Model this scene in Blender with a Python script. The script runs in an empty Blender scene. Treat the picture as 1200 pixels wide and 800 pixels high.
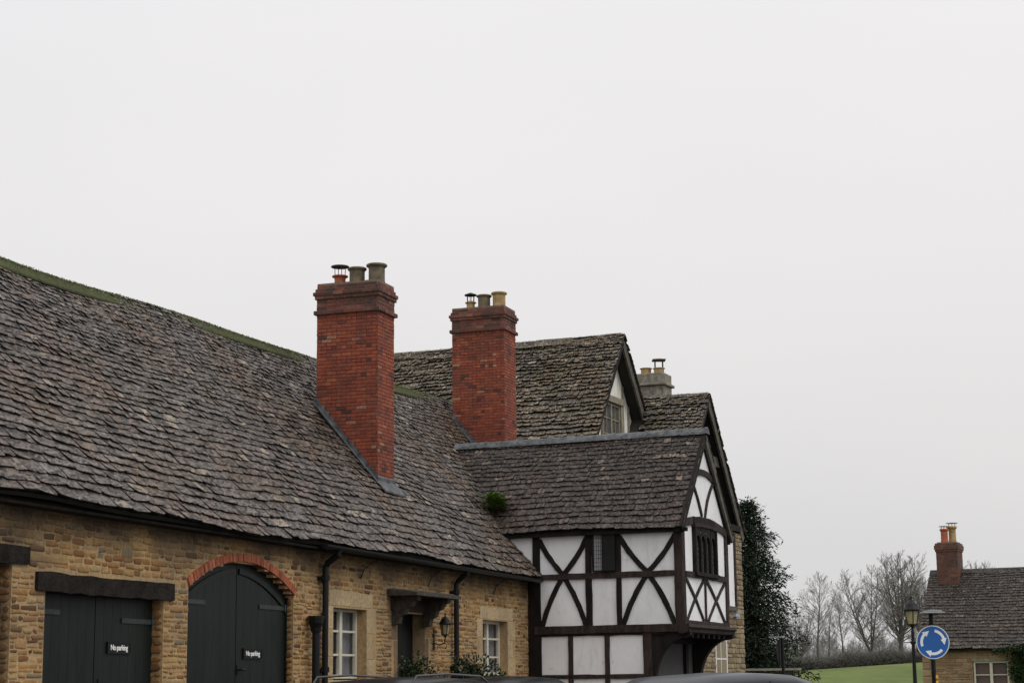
import bpy, bmesh, random
from math import *
from mathutils import Vector as V, Matrix, noise as mn

random.seed(7)
SC = bpy.context.scene
COL = SC.collection
R = radians

# ------------------------------------------------------------------ materials
def new_mat(name):
    m = bpy.data.materials.new(name); m.use_nodes = True
    nt = m.node_tree; b = nt.nodes['Principled BSDF']
    return m, nt, b
def nd(nt, t, **k):
    n = nt.nodes.new(t)
    for a, v in k.items():
        if a in n.inputs: n.inputs[a].default_value = v
        else: setattr(n, a, v)
    return n
def ramp(nt, fac, stops, interp='LINEAR'):
    r = nt.nodes.new('ShaderNodeValToRGB'); cr = r.color_ramp; cr.interpolation = interp
    while len(cr.elements) < len(stops): cr.elements.new(0.5)
    for e, (p, c) in zip(cr.elements, stops):
        e.position = p; e.color = (c[0], c[1], c[2], 1) if not isinstance(c, (int, float)) else (c, c, c, 1)
    nt.links.new(fac, r.inputs[0]); return r.outputs[0]
def tex(nt, scale, detail=4, rough=.55, kind='noise', vec=None, stretch=None):
    tc = nt.nodes.new('ShaderNodeTexCoord'); src = tc.outputs['Object']
    if stretch:
        mp = nt.nodes.new('ShaderNodeMapping'); mp.inputs['Scale'].default_value = stretch
        nt.links.new(src, mp.inputs[0]); src = mp.outputs[0]
    if kind == 'noise':
        n = nd(nt, 'ShaderNodeTexNoise', Scale=scale, Detail=detail, Roughness=rough); o = n.outputs[0]
    elif kind == 'voro':
        n = nd(nt, 'ShaderNodeTexVoronoi', Scale=scale); o = n.outputs[0]
    nt.links.new(src, n.inputs['Vector']); return o
def mix(nt, f, a, b, mode='MIX'):
    m = nt.nodes.new('ShaderNodeMix'); m.data_type = 'RGBA'; m.blend_type = mode
    for sock, v in ((m.inputs[0], f), (m.inputs[6], a), (m.inputs[7], b)):
        if isinstance(v, bpy.types.NodeSocket): nt.links.new(v, sock)
        elif isinstance(v, (int, float)) and sock == m.inputs[0]: sock.default_value = v
        else: sock.default_value = (v[0], v[1], v[2], 1)
    return m.outputs[2]
def bump(nt, b, h, strength=.4, dist=.02):
    n = nt.nodes.new('ShaderNodeBump'); n.inputs['Strength'].default_value = strength
    n.inputs['Distance'].default_value = dist
    nt.links.new(h, n.inputs['Height']); nt.links.new(n.outputs[0], b.inputs['Normal'])
def attr(nt, name='rnd'):
    a = nt.nodes.new('ShaderNodeAttribute'); a.attribute_name = name; return a.outputs['Fac']

def simple(name, col, rough=.6, var=.25, scale=6, bs=.2, bd=.01, metal=0, stretch=None, spec=.5):
    m, nt, b = new_mat(name)
    n = tex(nt, scale, 6, .6, stretch=stretch)
    lo = [c*(1-var) for c in col]; hi = [min(1, c*(1+var)) for c in col]
    nt.links.new(ramp(nt, n, [(.3, lo), (.7, hi)]), b.inputs['Base Color'])
    b.inputs['Roughness'].default_value = rough; b.inputs['Metallic'].default_value = metal
    b.inputs['Specular IOR Level'].default_value = spec
    if bs: bump(nt, b, tex(nt, scale*4, 5, stretch=stretch), bs, bd)
    return m
def slate(name, stops, lich, lichcol, moss, warm=(.10,.05,.025), warmamt=.5):
    m, nt, b = new_mat(name)
    c = ramp(nt, attr(nt), stops)
    big = tex(nt, .8, 5, .6)
    c = mix(nt, ramp(nt, big, [(.45, 0), (.65, warmamt)]), c, warm)                  # rusty zones
    fine = tex(nt, 17, 7, .75, stretch=(1,.38,1))
    c = mix(nt, ramp(nt, tex(nt, 14, 5, .7, stretch=(1,.4,1)), [(.53, 0), (.62, .5)]), c, warm)
    c = mix(nt, ramp(nt, tex(nt, 7.5, 8, .78, stretch=(1,.45,1)), [(.42, .6), (.53, 0)]), c, (.026, .022, .018))
    c = mix(nt, ramp(nt, tex(nt, 26, 5, .7, stretch=(1,.4,1)), [(.53, 0), (.58, .5)]), c, lichcol)
    c = mix(nt, ramp(nt, fine, [(.462, .97), (.485, 0)]), c, (.010, .009, .008))     # black algae specks
    l = tex(nt, 34, 5, .7); l2 = tex(nt, 3.1, 4, .6)
    lf = nt.nodes.new('ShaderNodeMath'); lf.operation = 'MULTIPLY'
    nt.links.new(ramp(nt, l, [(.60 - lich*.12, 0), (.68 - lich*.08, 1)]), lf.inputs[0])
    nt.links.new(ramp(nt, l2, [(.62 - lich*.3, 0), (.75 - lich*.15, .85)]), lf.inputs[1])
    c = mix(nt, lf.outputs[0], c, lichcol)
    g = tex(nt, 1.7, 6, .7); g2 = tex(nt, 22, 4, .7)
    gf = nt.nodes.new('ShaderNodeMath'); gf.operation = 'MULTIPLY'
    nt.links.new(ramp(nt, g, [(.60 - moss*.2, 0), (.70 - moss*.1, 1)]), gf.inputs[0])
    nt.links.new(ramp(nt, g2, [(.48, 0), (.56, .8)]), gf.inputs[1])
    c = mix(nt, gf.outputs[0], c, (.028, .035, .012))
    c = mix(nt, ramp(nt, attr(nt), [(.03, 1), (.06, 0)]), c, (.008, .007, .006))  # slate edges painted near black as shadow in the joints
    nt.links.new(c, b.inputs['Base Color']); b.inputs['Specular IOR Level'].default_value = .3
    nt.links.new(ramp(nt, fine, [(.3, .7), (.7, .42)]), b.inputs['Roughness'])
    bump(nt, b, tex(nt, 24, 8, .72), .9, .016)
    return m
def stone(name, stops, soot_shade=0.0, soot_shade_z=(2.9, 3.3)):
    m, nt, b = new_mat(name)
    c = ramp(nt, attr(nt), stops)
    n = tex(nt, 24, 7, .65)
    c = mix(nt, ramp(nt, n, [(.3, .55), (.62, 0)]), c, (.10, .062, .028))
    n2 = tex(nt, 1.3, 4, .6)
    c = mix(nt, ramp(nt, n2, [(.42, 0), (.72, .55)]), c, (.17, .13, .09))
    n3 = tex(nt, 60, 4, .6)
    c = mix(nt, ramp(nt, n3, [(.62, 0), (.72, .3)]), c, (.45, .37, .25))
    if soot_shade:  # soot plus eave shade painted into the upper wall colour
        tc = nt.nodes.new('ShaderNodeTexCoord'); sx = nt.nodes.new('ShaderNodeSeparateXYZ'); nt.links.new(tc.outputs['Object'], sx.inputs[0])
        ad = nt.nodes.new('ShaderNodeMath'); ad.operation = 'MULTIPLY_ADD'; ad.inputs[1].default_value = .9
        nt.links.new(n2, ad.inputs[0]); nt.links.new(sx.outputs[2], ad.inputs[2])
        mr = nt.nodes.new('ShaderNodeMapRange'); mr.inputs[1].default_value = soot_shade_z[0]+.35; mr.inputs[2].default_value = soot_shade_z[1]+.5; mr.inputs[4].default_value = soot_shade
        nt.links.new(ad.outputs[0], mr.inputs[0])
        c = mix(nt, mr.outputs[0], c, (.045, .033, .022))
    nt.links.new(c, b.inputs['Base Color']); b.inputs['Roughness'].default_value = .9
    b.inputs['Specular IOR Level'].default_value = .25
    bump(nt, b, tex(nt, 40, 8, .7), .5, .01)
    return m

M_ROOF = slate('slate_main', [(0, (.034,.027,.023)), (.3, (.074,.060,.052)), (.65, (.115,.097,.089)), (.93, (.19,.172,.168)), (1, (.34,.28,.21))], .45, (.29,.255,.215), .35, (.135,.070,.034), .75)
M_ROOFW = slate('slate_wing', [(0, (.026,.019,.015)), (.5, (.042,.032,.027)), (.9, (.070,.054,.045)), (1, (.22,.17,.13))], .18, (.19,.16,.13), .15, (.085,.045,.032), .45)
M_ROOFB = slate('slate_back', [(0, (.030,.026,.020)), (.4, (.062,.047,.030)), (.75, (.14,.098,.058)), (1, (.38,.31,.22))], .75, (.42,.38,.30), .5, (.15,.085,.035), .6)
M_ROOFC = slate('slate_cottage', [(0, (.030,.025,.021)), (.5, (.036,.028,.023)), (.9, (.060,.049,.041)), (1, (.14,.12,.10))], .3, (.20,.18,.15), .3, (.085,.05,.03), .5)
def mossy():
    m, nt, b = new_mat('mossed_ridge')
    c = ramp(nt, tex(nt, 5, 6, .7), [(.0, (.10,.085,.06)), (.1, (.04,.045,.012)), (.6, (.066,.078,.016)), (.75, (.10,.105,.024))])
    c = mix(nt, ramp(nt, tex(nt, 40, 5), [(.4, .7), (.55, 0)]), c, (.02,.022,.008)); nt.links.new(c, b.inputs['Base Color']); b.inputs['Roughness'].default_value = .95
    bump(nt, b, tex(nt, 30, 7, .7), 1, .03); return m
M_RMOSS = mossy()
M_UNDER = simple('roof_bedding', (.022,.018,.015), .9, .3, 8)
OCH = [(0, (.09,.036,.014)), (.2, (.24,.105,.032)), (.42, (.34,.18,.062)), (.65, (.40,.235,.088)), (.85, (.45,.30,.13)), (.95, (.43,.31,.16)), (1, (.20,.16,.11))]
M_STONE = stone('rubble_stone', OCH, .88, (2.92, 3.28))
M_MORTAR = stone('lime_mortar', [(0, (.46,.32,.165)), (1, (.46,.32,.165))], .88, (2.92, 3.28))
M_STONEB = stone('rubble_stone_pale', [(0, (.17,.12,.065)), (.5, (.30,.235,.14)), (1, (.40,.33,.22))])
M_MORTARB = stone('lime_mortar_pale', [(0, (.30,.25,.17)), (1, (.30,.25,.17))])
M_STONEC = stone('cottage_stone', [(0, (.24,.14,.075)), (.5, (.34,.22,.125)), (1, (.42,.31,.19))])
M_ASHLAR = stone('ashlar_dressing', [(0, (.46,.34,.185)), (.5, (.52,.39,.22)), (1, (.58,.44,.27))])
M_DIRTY = stone('weathered_ashlar', [(0, (.10,.06,.03)), (1, (.24,.15,.075))])
M_HEAD = stone('sooty_ashlar', [(0, (.05,.032,.02)), (1, (.05,.032,.02))])
M_CANOPY = simple('lichened_canopy_stone', (.05,.04,.03), .9, .6, 14, .6, .02)
M_CHSTONE = simple('grey_render', (.20,.18,.145), .9, .55, 8, .4)
def brickmat(name, stops, dark):
    m, nt, b = new_mat(name)
    c = ramp(nt, attr(nt), stops)
    n = tex(nt, 2.2, 6, .65)
    c = mix(nt, ramp(nt, n, [(.42, 0), (.68, dark)]), c, (.035, .022, .018))
    n = tex(nt, 30, 6, .7)
    c = mix(nt, ramp(nt, n, [(.35, .5), (.55, 0)]), c, (.06, .018, .012))
    c = mix(nt, ramp(nt, tex(nt, 7, 7, .7, stretch=(1,1,.16)), [(.54, 0), (.68, .45)]), c, (.05, .025, .02))
    c = mix(nt, ramp(nt, tex(nt, 4, 8, .75, stretch=(1.3,1.3,.3)), [(.60, 0), (.70, .5)]), c, (.34, .20, .14))
    nt.links.new(c, b.inputs['Base Color']); b.inputs['Roughness'].default_value = .75
    bump(nt, b, tex(nt, 45, 6, .7), .4, .006); return m
M_BRICK = brickmat('red_brick', [(0, (.050,.022,.018)), (.12, (.20,.036,.018)), (.6, (.30,.060,.022)), (.92, (.37,.095,.038)), (1, (.38,.19,.11))], .5)
M_BRICKT = brickmat('sooty_brick', [(0, (.05,.025,.02)), (.5, (.16,.040,.026)), (1, (.28,.11,.07))], .9)
M_BRICKC = brickmat('cottage_brick', [(0, (.07,.028,.02)), (.5, (.125,.048,.03)), (1, (.19,.085,.055))], .7)
M_BRICKA = brickmat('arch_brick', [(0, (.20,.048,.020)), (.5, (.38,.092,.032)), (1, (.46,.15,.07))], .15)
M_BMORT = simple('brick_mortar', (.17,.12,.085), .95, .4, 12)
M_BMORTR = simple('brick_mortar_red', (.15,.06,.036), .95, .5, 5)
M_TERR = simple('terracotta', (.33,.085,.038), .7, .2, 12)
M_BUFF = simple('buff_clay', (.125,.10,.062), .8, .45, 9, .3)
M_YELL = simple('yellow_clay', (.34,.235,.10), .8, .35, 9, .3)
M_METAL = simple('galvanised', (.30,.28,.27), .5, .3, 20, metal=.4)
M_RUST = simple('rusty_cowl', (.07,.045,.038), .7, .4, 15)
M_TIMB = simple('black_oak', (.0125,.0092,.008), .8, .6, 9, .6, .01, stretch=(1,1,.35), spec=.2)
M_TIMBG = simple('brown_oak', (.034,.024,.021), .85, .6, 9, .6, .01, stretch=(1,1,.35), spec=.2)
M_OAK = simple('weathered_grey_oak', (.085,.075,.060), .9, .45, 10, .6, .01)
M_OAKL = simple('pale_oak', (.23,.205,.15), .9, .35, 10, .5, .01)
M_HINGE = simple('worn_hinge_paint', (.022,.027,.026), .6, .6, 20, .3)
M_LINT = simple('tarred_lintel', (.015,.011,.009), .85, .8, 7, .9, .02, spec=.2)
def plaster():
    m, nt, b = new_mat('white_limewash')
    n = tex(nt, 1.4, 5, .6); n2 = tex(nt, 9, 6, .6, stretch=(1,1,.25))
    c = ramp(nt, n, [(.3, (.74,.735,.74)), (.7, (.84,.835,.84))])
    c = mix(nt, ramp(nt, n2, [(.52, 0), (.8, .5)]), c, (.50,.48,.45))
    c = mix(nt, ramp(nt, tex(nt, 3.5, 10, .8), [(.36, .6), (.42, 0)]), c, (.52,.50,.47))
    nt.links.new(c, b.inputs['Base Color']); b.inputs['Roughness'].default_value = .9
    bump(nt, b, tex(nt, 5, 6, .6), .35, .02); return m
M_PLAST = plaster()
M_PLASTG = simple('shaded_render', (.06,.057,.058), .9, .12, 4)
M_PLASTD = simple('streaked_limewash', (.74,.72,.66), .9, .25, 6, stretch=(1,1,.2))
M_LEAD = simple('lead_sheet', (.080,.084,.088), .6, .75, 9, .5, .01, spec=.3)
M_GREEN = simple('green_black_paint', (.0050,.0088,.0074), .5, .5, 5, .25, .006, stretch=(1,1,.3), spec=.22)
M_BLACK = simple('black_iron', (.006,.006,.0065), .5, .3, 15, .2, .004, spec=.25)
M_CREAM = simple('cream_paint', (.58,.55,.45), .5, .1, 8, .1)
M_WHITE = simple('white_paint', (.74,.74,.72), .5, .1, 8, .1)
M_LET = simple('sign_white', (.80,.80,.78), .5, .03, 8, 0)
M_SIGNB = simple('sign_black', (.006,.006,.007), .5, .1, 8, 0, spec=.2)
M_BLUE = simple('sign_blue', (.006,.10,.36), .35, .08, 3, 0)
M_GREYM = simple('painted_grey_metal', (.25,.26,.27), .45, .15, 8, 0)
M_YREF = simple('yellow_reflector', (.75,.42,.02), .4, .1, 8, 0)
M_CURT = simple('net_curtain', (.50,.50,.52), .9, .3, 14, .5, .02, stretch=(3,3,.2))
M_BLIND = simple('pink_blind', (.36,.25,.23), .8, .15, 10)
M_DARK = simple('dark_interior', (.008,.008,.009), .9, .3, 5, 0)
def glass(name, col=(.02,.022,.025), a=.55):
    m, nt, b = new_mat(name)
    b.inputs['Base Color'].default_value = (*col, 1); b.inputs['Roughness'].default_value = .06
    b.inputs['Alpha'].default_value = a
    bump(nt, b, tex(nt, 3, 2), .08, .02); return m
M_GLASS = glass('old_window_glass', a=.42)
M_GLASSD = glass('leaded_glass', (.10,.105,.11), a=.9)
M_GLASSL = glass('pale_leaded_glass', (.34,.35,.35), .97)
M_CGLASS = glass('car_glass', (.012,.016,.016), .96)
def lampglass():
    m, nt, b = new_mat('frosted_lamp_glass')
    b.inputs['Base Color'].default_value = (.42,.36,.22,1); b.inputs['Roughness'].default_value = .3
    n = tex(nt, 6, 3); nt.links.new(ramp(nt, n, [(.3,(.34,.29,.17)),(.7,(.50,.44,.28))]), b.inputs['Base Color'])
    b.inputs['Transmission Weight'].default_value = .3; return m
M_LGLASS = lampglass()
def paint(name, col):
    m, nt, b = new_mat(name)
    n = tex(nt, 300, 2); nt.links.new(ramp(nt, n, [(.3, [c*.85 for c in col]), (.7, [c*1.15 for c in col])]), b.inputs['Base Color'])
    b.inputs['Metallic'].default_value = 0; b.inputs['Roughness'].default_value = .3; b.inputs['IOR'].default_value = 1.2
    b.inputs['Coat Weight'].default_value = 0; b.inputs['Coat Roughness'].default_value = .04; return m
M_CARB = paint('black_car_paint', (.004,.004,.005)); M_CARS = paint('dark_silver_car_paint', (.05,.053,.06))
M_RUB = simple('rubber', (.012,.012,.012), .8, .2, 20); M_RAIL = simple('dark_anodised_rail', (.03,.03,.032), .4, .05, 20, 0)
M_CHROME = simple('satin_chrome', (.16,.16,.17), .35, .05, 20, 0, metal=1)
M_RED = simple('tail_lamp_red', (.3,.01,.01), .2, .1, 5, 0)
def leafmat(name, stops, rough=.6):
    m, nt, b = new_mat(name)
    nt.links.new(ramp(nt, attr(nt), stops), b.inputs['Base Color'])
    b.inputs['Roughness'].default_value = rough; b.inputs['Specular IOR Level'].default_value = .3
    return m
M_MOSS = leafmat('ridge_moss', [(0,(.03,.038,.008)), (.5,(.08,.092,.018)), (1,(.15,.155,.035))], .95)
M_FERN = leafmat('fern_green', [(0,(.05,.10,.018)), (.6,(.15,.25,.04)), (1,(.24,.34,.06))])
M_LEAF = leafmat('evergreen_leaf', [(0,(.008,.016,.008)), (.6,(.018,.035,.014)), (1,(.05,.075,.03))], .35)
M_CONIF = leafmat('conifer_needles', [(0,(.006,.012,.008)), (.6,(.014,.026,.014)), (1,(.032,.048,.022))], .7)
M_IVY = leafmat('ivy_leaf', [(0,(.010,.022,.008)), (.6,(.025,.048,.014)), (1,(.05,.08,.025))], .45)
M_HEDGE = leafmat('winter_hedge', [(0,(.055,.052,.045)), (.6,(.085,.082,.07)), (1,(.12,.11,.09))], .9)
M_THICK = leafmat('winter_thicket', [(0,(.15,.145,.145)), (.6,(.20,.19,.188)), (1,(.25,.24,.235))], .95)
M_BARK = simple('pale_misty_bark', (.085,.080,.075), .95, .2, 2, 0)  # distance haze put into the colour, paler than real bark
M_TWIG = simple('misty_twigs', (.165,.152,.142), .95, .15, 2, 0)  # twig colour lightened to stand for distance haze
M_BARKI = simple('ivied_bark', (.10,.115,.085), .95, .3, 2, 0)
M_BARKD = simple('dark_bark', (.03,.022,.018), .95, .3, 6)
def grass():
    m, nt, b = new_mat('field_grass')
    n = tex(nt, .16, 7, .7, stretch=(1,.35,1)); n2 = tex(nt, 1.2, 8, .7)
    c = ramp(nt, n, [(.38,(.075,.105,.026)), (.5,(.115,.14,.040)), (.62,(.13,.17,.040))])
    c = mix(nt, ramp(nt, n2, [(.35,.5),(.6,0)]), c, (.06,.095,.02))
    nt.links.new(c, b.inputs['Base Color']); b.inputs['Roughness'].default_value = .9
    b.inputs['Specular IOR Level'].default_value = .15
    bump(nt, b, tex(nt, 20, 6), .6, .05); return m
M_GRASS = grass()
M_ASPH = simple('wet_asphalt', (.045,.045,.047), .5, .35, 3, .5, .01)
M_PAVE = simple('paving', (.17,.16,.14), .8, .25, 3, .3)
M_KERB = simple('kerb_stone', (.22,.21,.19), .8, .2, 4, .3)

# ------------------------------------------------------------------ mesh builder
class MB:
    def __init__(s): s.v = []; s.f = []; s.mi = []; s.r = []
    def face(s, pts, mi=0, r=.5):
        n = len(s.v); s.v += [V(p) for p in pts]; s.f.append(list(range(n, n+len(pts)))); s.mi.append(mi); s.r.append(r)
    def mesh(s, vs, fs, mi=0, r=.5):
        n = len(s.v); s.v += [V(p) for p in vs]
        for f in fs: s.f.append([n+i for i in f]); s.mi.append(mi); s.r.append(r)
    def box8(s, p, mi=0, r=.5):     # p: 4 bottom ccw + 4 top
        s.mesh(p, [(3,2,1,0),(4,5,6,7),(0,1,5,4),(1,2,6,5),(2,3,7,6),(3,0,4,7)], mi, r)
    def fbox(s, fn, a0, a1, b0, b1, c0, c1, mi=0, r=.5):
        s.box8([fn(a0,b0,c0),fn(a1,b0,c0),fn(a1,b1,c0),fn(a0,b1,c0),fn(a0,b0,c1),fn(a1,b0,c1),fn(a1,b1,c1),fn(a0,b1,c1)], mi, r)
    def tube(s, pts, rads, n=8, mi=0, r=.5, cap=True):
        pts = [V(p) for p in pts]; base = len(s.v); ref = None
        for i, p in enumerate(pts):
            t = (pts[min(i+1,len(pts)-1)]-pts[max(i-1,0)]).normalized()
            if ref is None: ref = V((0,0,1)) if abs(t.z) < .9 else V((1,0,0))
            x = t.cross(ref); 
            if x.length < 1e-5: x = t.orthogonal()
            x.normalize(); y = x.cross(t); ref = y
            rr = rads[i] if hasattr(rads, '__len__') else rads
            for k in range(n):
                a = 2*pi*k/n; s.v.append(p+x*cos(a)*rr+y*sin(a)*rr)
        for i in range(len(pts)-1):
            for k in range(n):
                k2 = (k+1) % n
                s.f.append([base+i*n+k, base+i*n+k2, base+(i+1)*n+k2, base+(i+1)*n+k]); s.mi.append(mi); s.r.append(r)
        if cap and n > 3:
            s.f.append([base+k for k in range(n)][::-1]); s.mi.append(mi); s.r.append(r)
            s.f.append([base+(len(pts)-1)*n+k for k in range(n)]); s.mi.append(mi); s.r.append(r)
    def lathe(s, c, prof, n=20, mi=0, r=.5, axis=None):
        c = V(c); base = len(s.v)
        for rr, z in prof:
            for k in range(n): a = 2*pi*k/n; s.v.append(c+V((rr*cos(a), rr*sin(a), z)))
        for i in range(len(prof)-1):
            for k in range(n):
                k2 = (k+1) % n
                s.f.append([base+i*n+k, base+i*n+k2, base+(i+1)*n+k2, base+(i+1)*n+k]); s.mi.append(mi); s.r.append(r)
    def build(s, name, mats, parent=None, smooth=False, recalc=True, loc=None):
        off = V((0,0,0))
        p = parent
        while p is not None: off += p.location; p = p.parent
        if parent is None and loc is not None: off = V(loc)
        me = bpy.data.meshes.new(name); me.from_pydata([v-off for v in s.v], [], s.f)
        if not isinstance(mats, (list, tuple)): mats = [mats]
        for m in mats: me.materials.append(m)
        me.polygons.foreach_set('material_index', s.mi)
        a = me.attributes.new('rnd', 'FLOAT', 'FACE'); a.data.foreach_set('value', s.r)
        if recalc:
            bm = bmesh.new(); bm.from_mesh(me); bmesh.ops.recalc_face_normals(bm, faces=bm.faces); bm.to_mesh(me); bm.free()
        if smooth: me.polygons.foreach_set('use_smooth', [True]*len(me.polygons))
        me.update()
        o = bpy.data.objects.new(name, me); COL.objects.link(o)
        if parent is not None: o.parent = parent
        elif loc is not None: o.location = loc
        return o
def tag(o, label=None, cat=None, group=None, kind=None):
    if label: o['label'] = label
    if cat: o['category'] = cat
    if group: o['group'] = group
    if kind: o['kind'] = kind
    return o
def thing(name, label, cat, loc, group=None):
    o = bpy.data.objects.new(name, None); COL.objects.link(o); o.location = loc; o.empty_display_size = .3
    return tag(o, label, cat, group)
class Fr:
    def __init__(s, o, az):
        a = R(az); s.o = V((o[0], o[1], 0)); s.d = V((sin(a), cos(a), 0)); s.n = V((cos(a), -sin(a), 0))
    def w(s, a, b, z): return s.o+s.d*a+s.n*b+V((0,0,z))
    def l(s, p): p = V(p)-s.o; return p.dot(s.d), p.dot(s.n), p.z
rnd = random.random
def U(a, b): return random.uniform(a, b)

# ------------------------------------------------------------------ generators
def tile_roof(mb, surf, L, u0, u1, n, h0, h1, w0, w1, keep=None, th=.022, rough=1.0, mi=0):
    """courses of split stone slates; surf(u,v) -> point, n = outward normal, v metres up the slope"""
    rows = []; v = 0.0
    while v < L:
        t = v/L; h = h0+(h1-h0)*t; rows.append((v, h*U(.93, 1.07), t)); v += rows[-1][1]
    for v, h, t in rows:
        u = u0 - U(0, .2); wm = w0+(w1-w0)*t; ph = U(0, 6)
        while u < u1:
            w = wm*U(.55, 1.5); ua, ub = max(u, u0-.01), min(u+w-.006, u1+.01)
            u += w
            if ub-ua < .03: continue
            uc = (ua+ub)/2
            if keep and not keep(surf(uc, v+h*.5)): continue
            wob = .012*sin(uc*1.7+ph)*rough
            vb = v-.02+U(-.012, .012)*rough+wob; vt = min(v+h*1.35, L+.03)
            thk = th*(.45+.55*h/h0); tt = thk*U(.6, 1.4); hb = thk*1.1+U(0, .008)*rough*h/h0; tl = U(-.006, .006)*rough
            c1, c2 = U(0, .022)*rough, U(0, .022)*rough; m1, m2 = ua+(ub-ua)*U(.08, .3), ub-(ub-ua)*U(.08, .3)
            e = U(-.006, .006)*rough
            P = lambda a, b, hh: surf(a, b)+n*hh
            top = [P(ua, vb+c1, hb+tt+tl), P(m1, vb+e, hb+tt+tl), P(m2, vb-e, hb+tt-tl), P(ub, vb+c2, hb+tt-tl), P(ub, vt, .012), P(ua, vt, .012)]
            bot = [P(ua+.004, vb+c1, hb+tl), P(m1, vb+e, hb+tl), P(m2, vb-e, hb-tl), P(ub-.004, vb+c2, hb-tl), P(ub, vt, 0), P(ua, vt, 0)]
            r = min(1, max(.1, random.gauss(.56-.2*t, .19)))
            if rnd() < .04: r = 1
            mb.mesh(top+bot, [(0,1,2,3,4,5)], mi, r)
            n0 = len(mb.v)-12
            for f in ((1,0,6,7), (2,1,7,8), (3,2,8,9), (0,5,11,6), (4,3,9,10)): mb.f.append([n0+i for i in f]); mb.mi.append(mi); mb.r.append(0)
def slab(mb, p00, p10, p11, p01, n, t, mi=0, o=-.012):
    q = [V(p)+n*(o-t) for p in (p00, p10, p11, p01)]+[V(p)+n*o for p in (p00, p10, p11, p01)]
    mb.box8(q, mi)

def free_iv(u0, u1, z, ops):
    iv = [(u0, u1)]
    for f in ops:
        r = f(z)
        if not r: continue
        a, b = r; out = []
        for x, y in iv:
            if b <= x or a >= y: out.append((x, y)); continue
            if a > x: out.append((x, a))
            if b < y: out.append((b, y))
        iv = out
    return [i for i in iv if i[1]-i[0] > .02]
def rect_op(a, b, z0, z1): return lambda z: (a, b) if z0 <= z <= z1 else None
def arch_op(a, b, zs, zt, pad=0):     # segmental head
    c = (a+b)/2; hw = (b-a)/2; rise = zt-zs; rad = (hw*hw+rise*rise)/(2*rise); zc = zt-rad
    def f(z):
        if z < zs: return (a-pad*.6, b+pad*.6) if z > zs-pad*.4 and pad else (a, b)
        rr = rad+pad
        if z > zc+rr: return None
        h = sqrt(max(0, rr*rr-(z-zc)**2)); h = min(h, hw+pad*.6); return (c-h, c+h)
    return f
def one_stone(mb, fn, a, b, z0, z1, dep, mi=0, r=.5, g=.0068, cut=.25, jit=.008):
    w, h = b-a, z1-z0
    if w < .02 or h < .02: return
    c = min(w, h)*cut*U(.7, 1.3)
    o = [(a+g+c, z0+g), (b-g-c, z0+g), (b-g, z0+g+c), (b-g, z1-g-c), (b-g-c, z1-g), (a+g+c, z1-g), (a+g, z1-g-c), (a+g, z0+g+c)]
    o = [(x+U(-jit, jit), y+U(-jit, jit)) for x, y in o]; cx, cz = (a+b)/2, (z0+z1)/2
    i1 = 1-.10; k = max(.6, 1-.05/min(w, h)*.5)
    vs = [fn(x, y, 0) for x, y in o]
    vs += [fn(cx+(x-cx)*.965, cz+(y-cz)*.93, dep*U(.6, .85)) for x, y in o]
    vs += [fn(cx+(x-cx)*.86, cz+(y-cz)*.70, dep*U(.9, 1.12)) for x, y in o]
    fs = []
    for q in (0, 8):
        for i in range(8): j = (i+1) % 8; fs.append((q+i, q+j, q+8+j, q+8+i))
    fs.append(tuple(range(16, 24)))
    mb.mesh(vs, fs, mi, r)
def rubble(mb, fn, u0, u1, z0, z1, ops=(), hr=(.055, .095), wr=(.08, .26), dep=(.015, .035), mi=0, cut=.25):
    z = z0
    while z < z1-.02:
        h = U(*hr); zt = min(z+h, z1)
        if z1-zt < .03: zt = z1
        for a, b in free_iv(u0, u1, (z+zt)/2, ops):
            u = a
            while u < b:
                w = U(*wr)*(1 if rnd() > .12 else 1.5); e = u+w
                if b-e < wr[0]*.7: e = b
                r = min(1, max(0, random.gauss(.5, .29)))
                dz = U(-.009, .009)
                one_stone(mb, fn, u, e, z+dz, zt+dz, U(*dep), mi, r, cut=cut); u = e
        z = zt
def bricks_face(mb, fn, u0, u1, z0, z1, bl=.165, ch=.055, keep=None, mi=0, dep=.007, g=.0035, odd=0, rb=0):
    k = 0; z = z0
    n = max(1, round((z1-z0)/ch)); ch = (z1-z0)/n
    for k in range(n):
        za, zb = z0+k*ch, z0+(k+1)*ch; u = u0-(bl/2 if (k+odd) % 2 else 0)+U(-.006, .006)
        header = (k+odd) % 4 == 1
        while u < u1:
            L = bl*(.5 if header else 1); a, b = max(u, u0), min(u+L, u1); u += L
            if b-a < .02: continue
            if keep and not keep((a+b)/2, zb): continue
            d = dep*U(.6, 1.4); gg = g*U(.8, 1.2); r = min(1, max(0, random.gauss(.5+rb, .22)))
            if rnd() < .03: r = U(0, .12)
            vs = [fn(a+gg, za+gg, 0), fn(b-gg, za+gg, 0), fn(b-gg, zb-gg, 0), fn(a+gg, zb-gg, 0),
                  fn(a+gg+.003, za+gg+.002, d), fn(b-gg-.003, za+gg+.002, d), fn(b-gg-.003, zb-gg-.002, d), fn(a+gg+.003, zb-gg-.002, d)]
            mb.mesh(vs, [(4,5,6,7),(0,1,5,4),(1,2,6,5),(2,3,7,6),(3,0,4,7)], mi, r)
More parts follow.
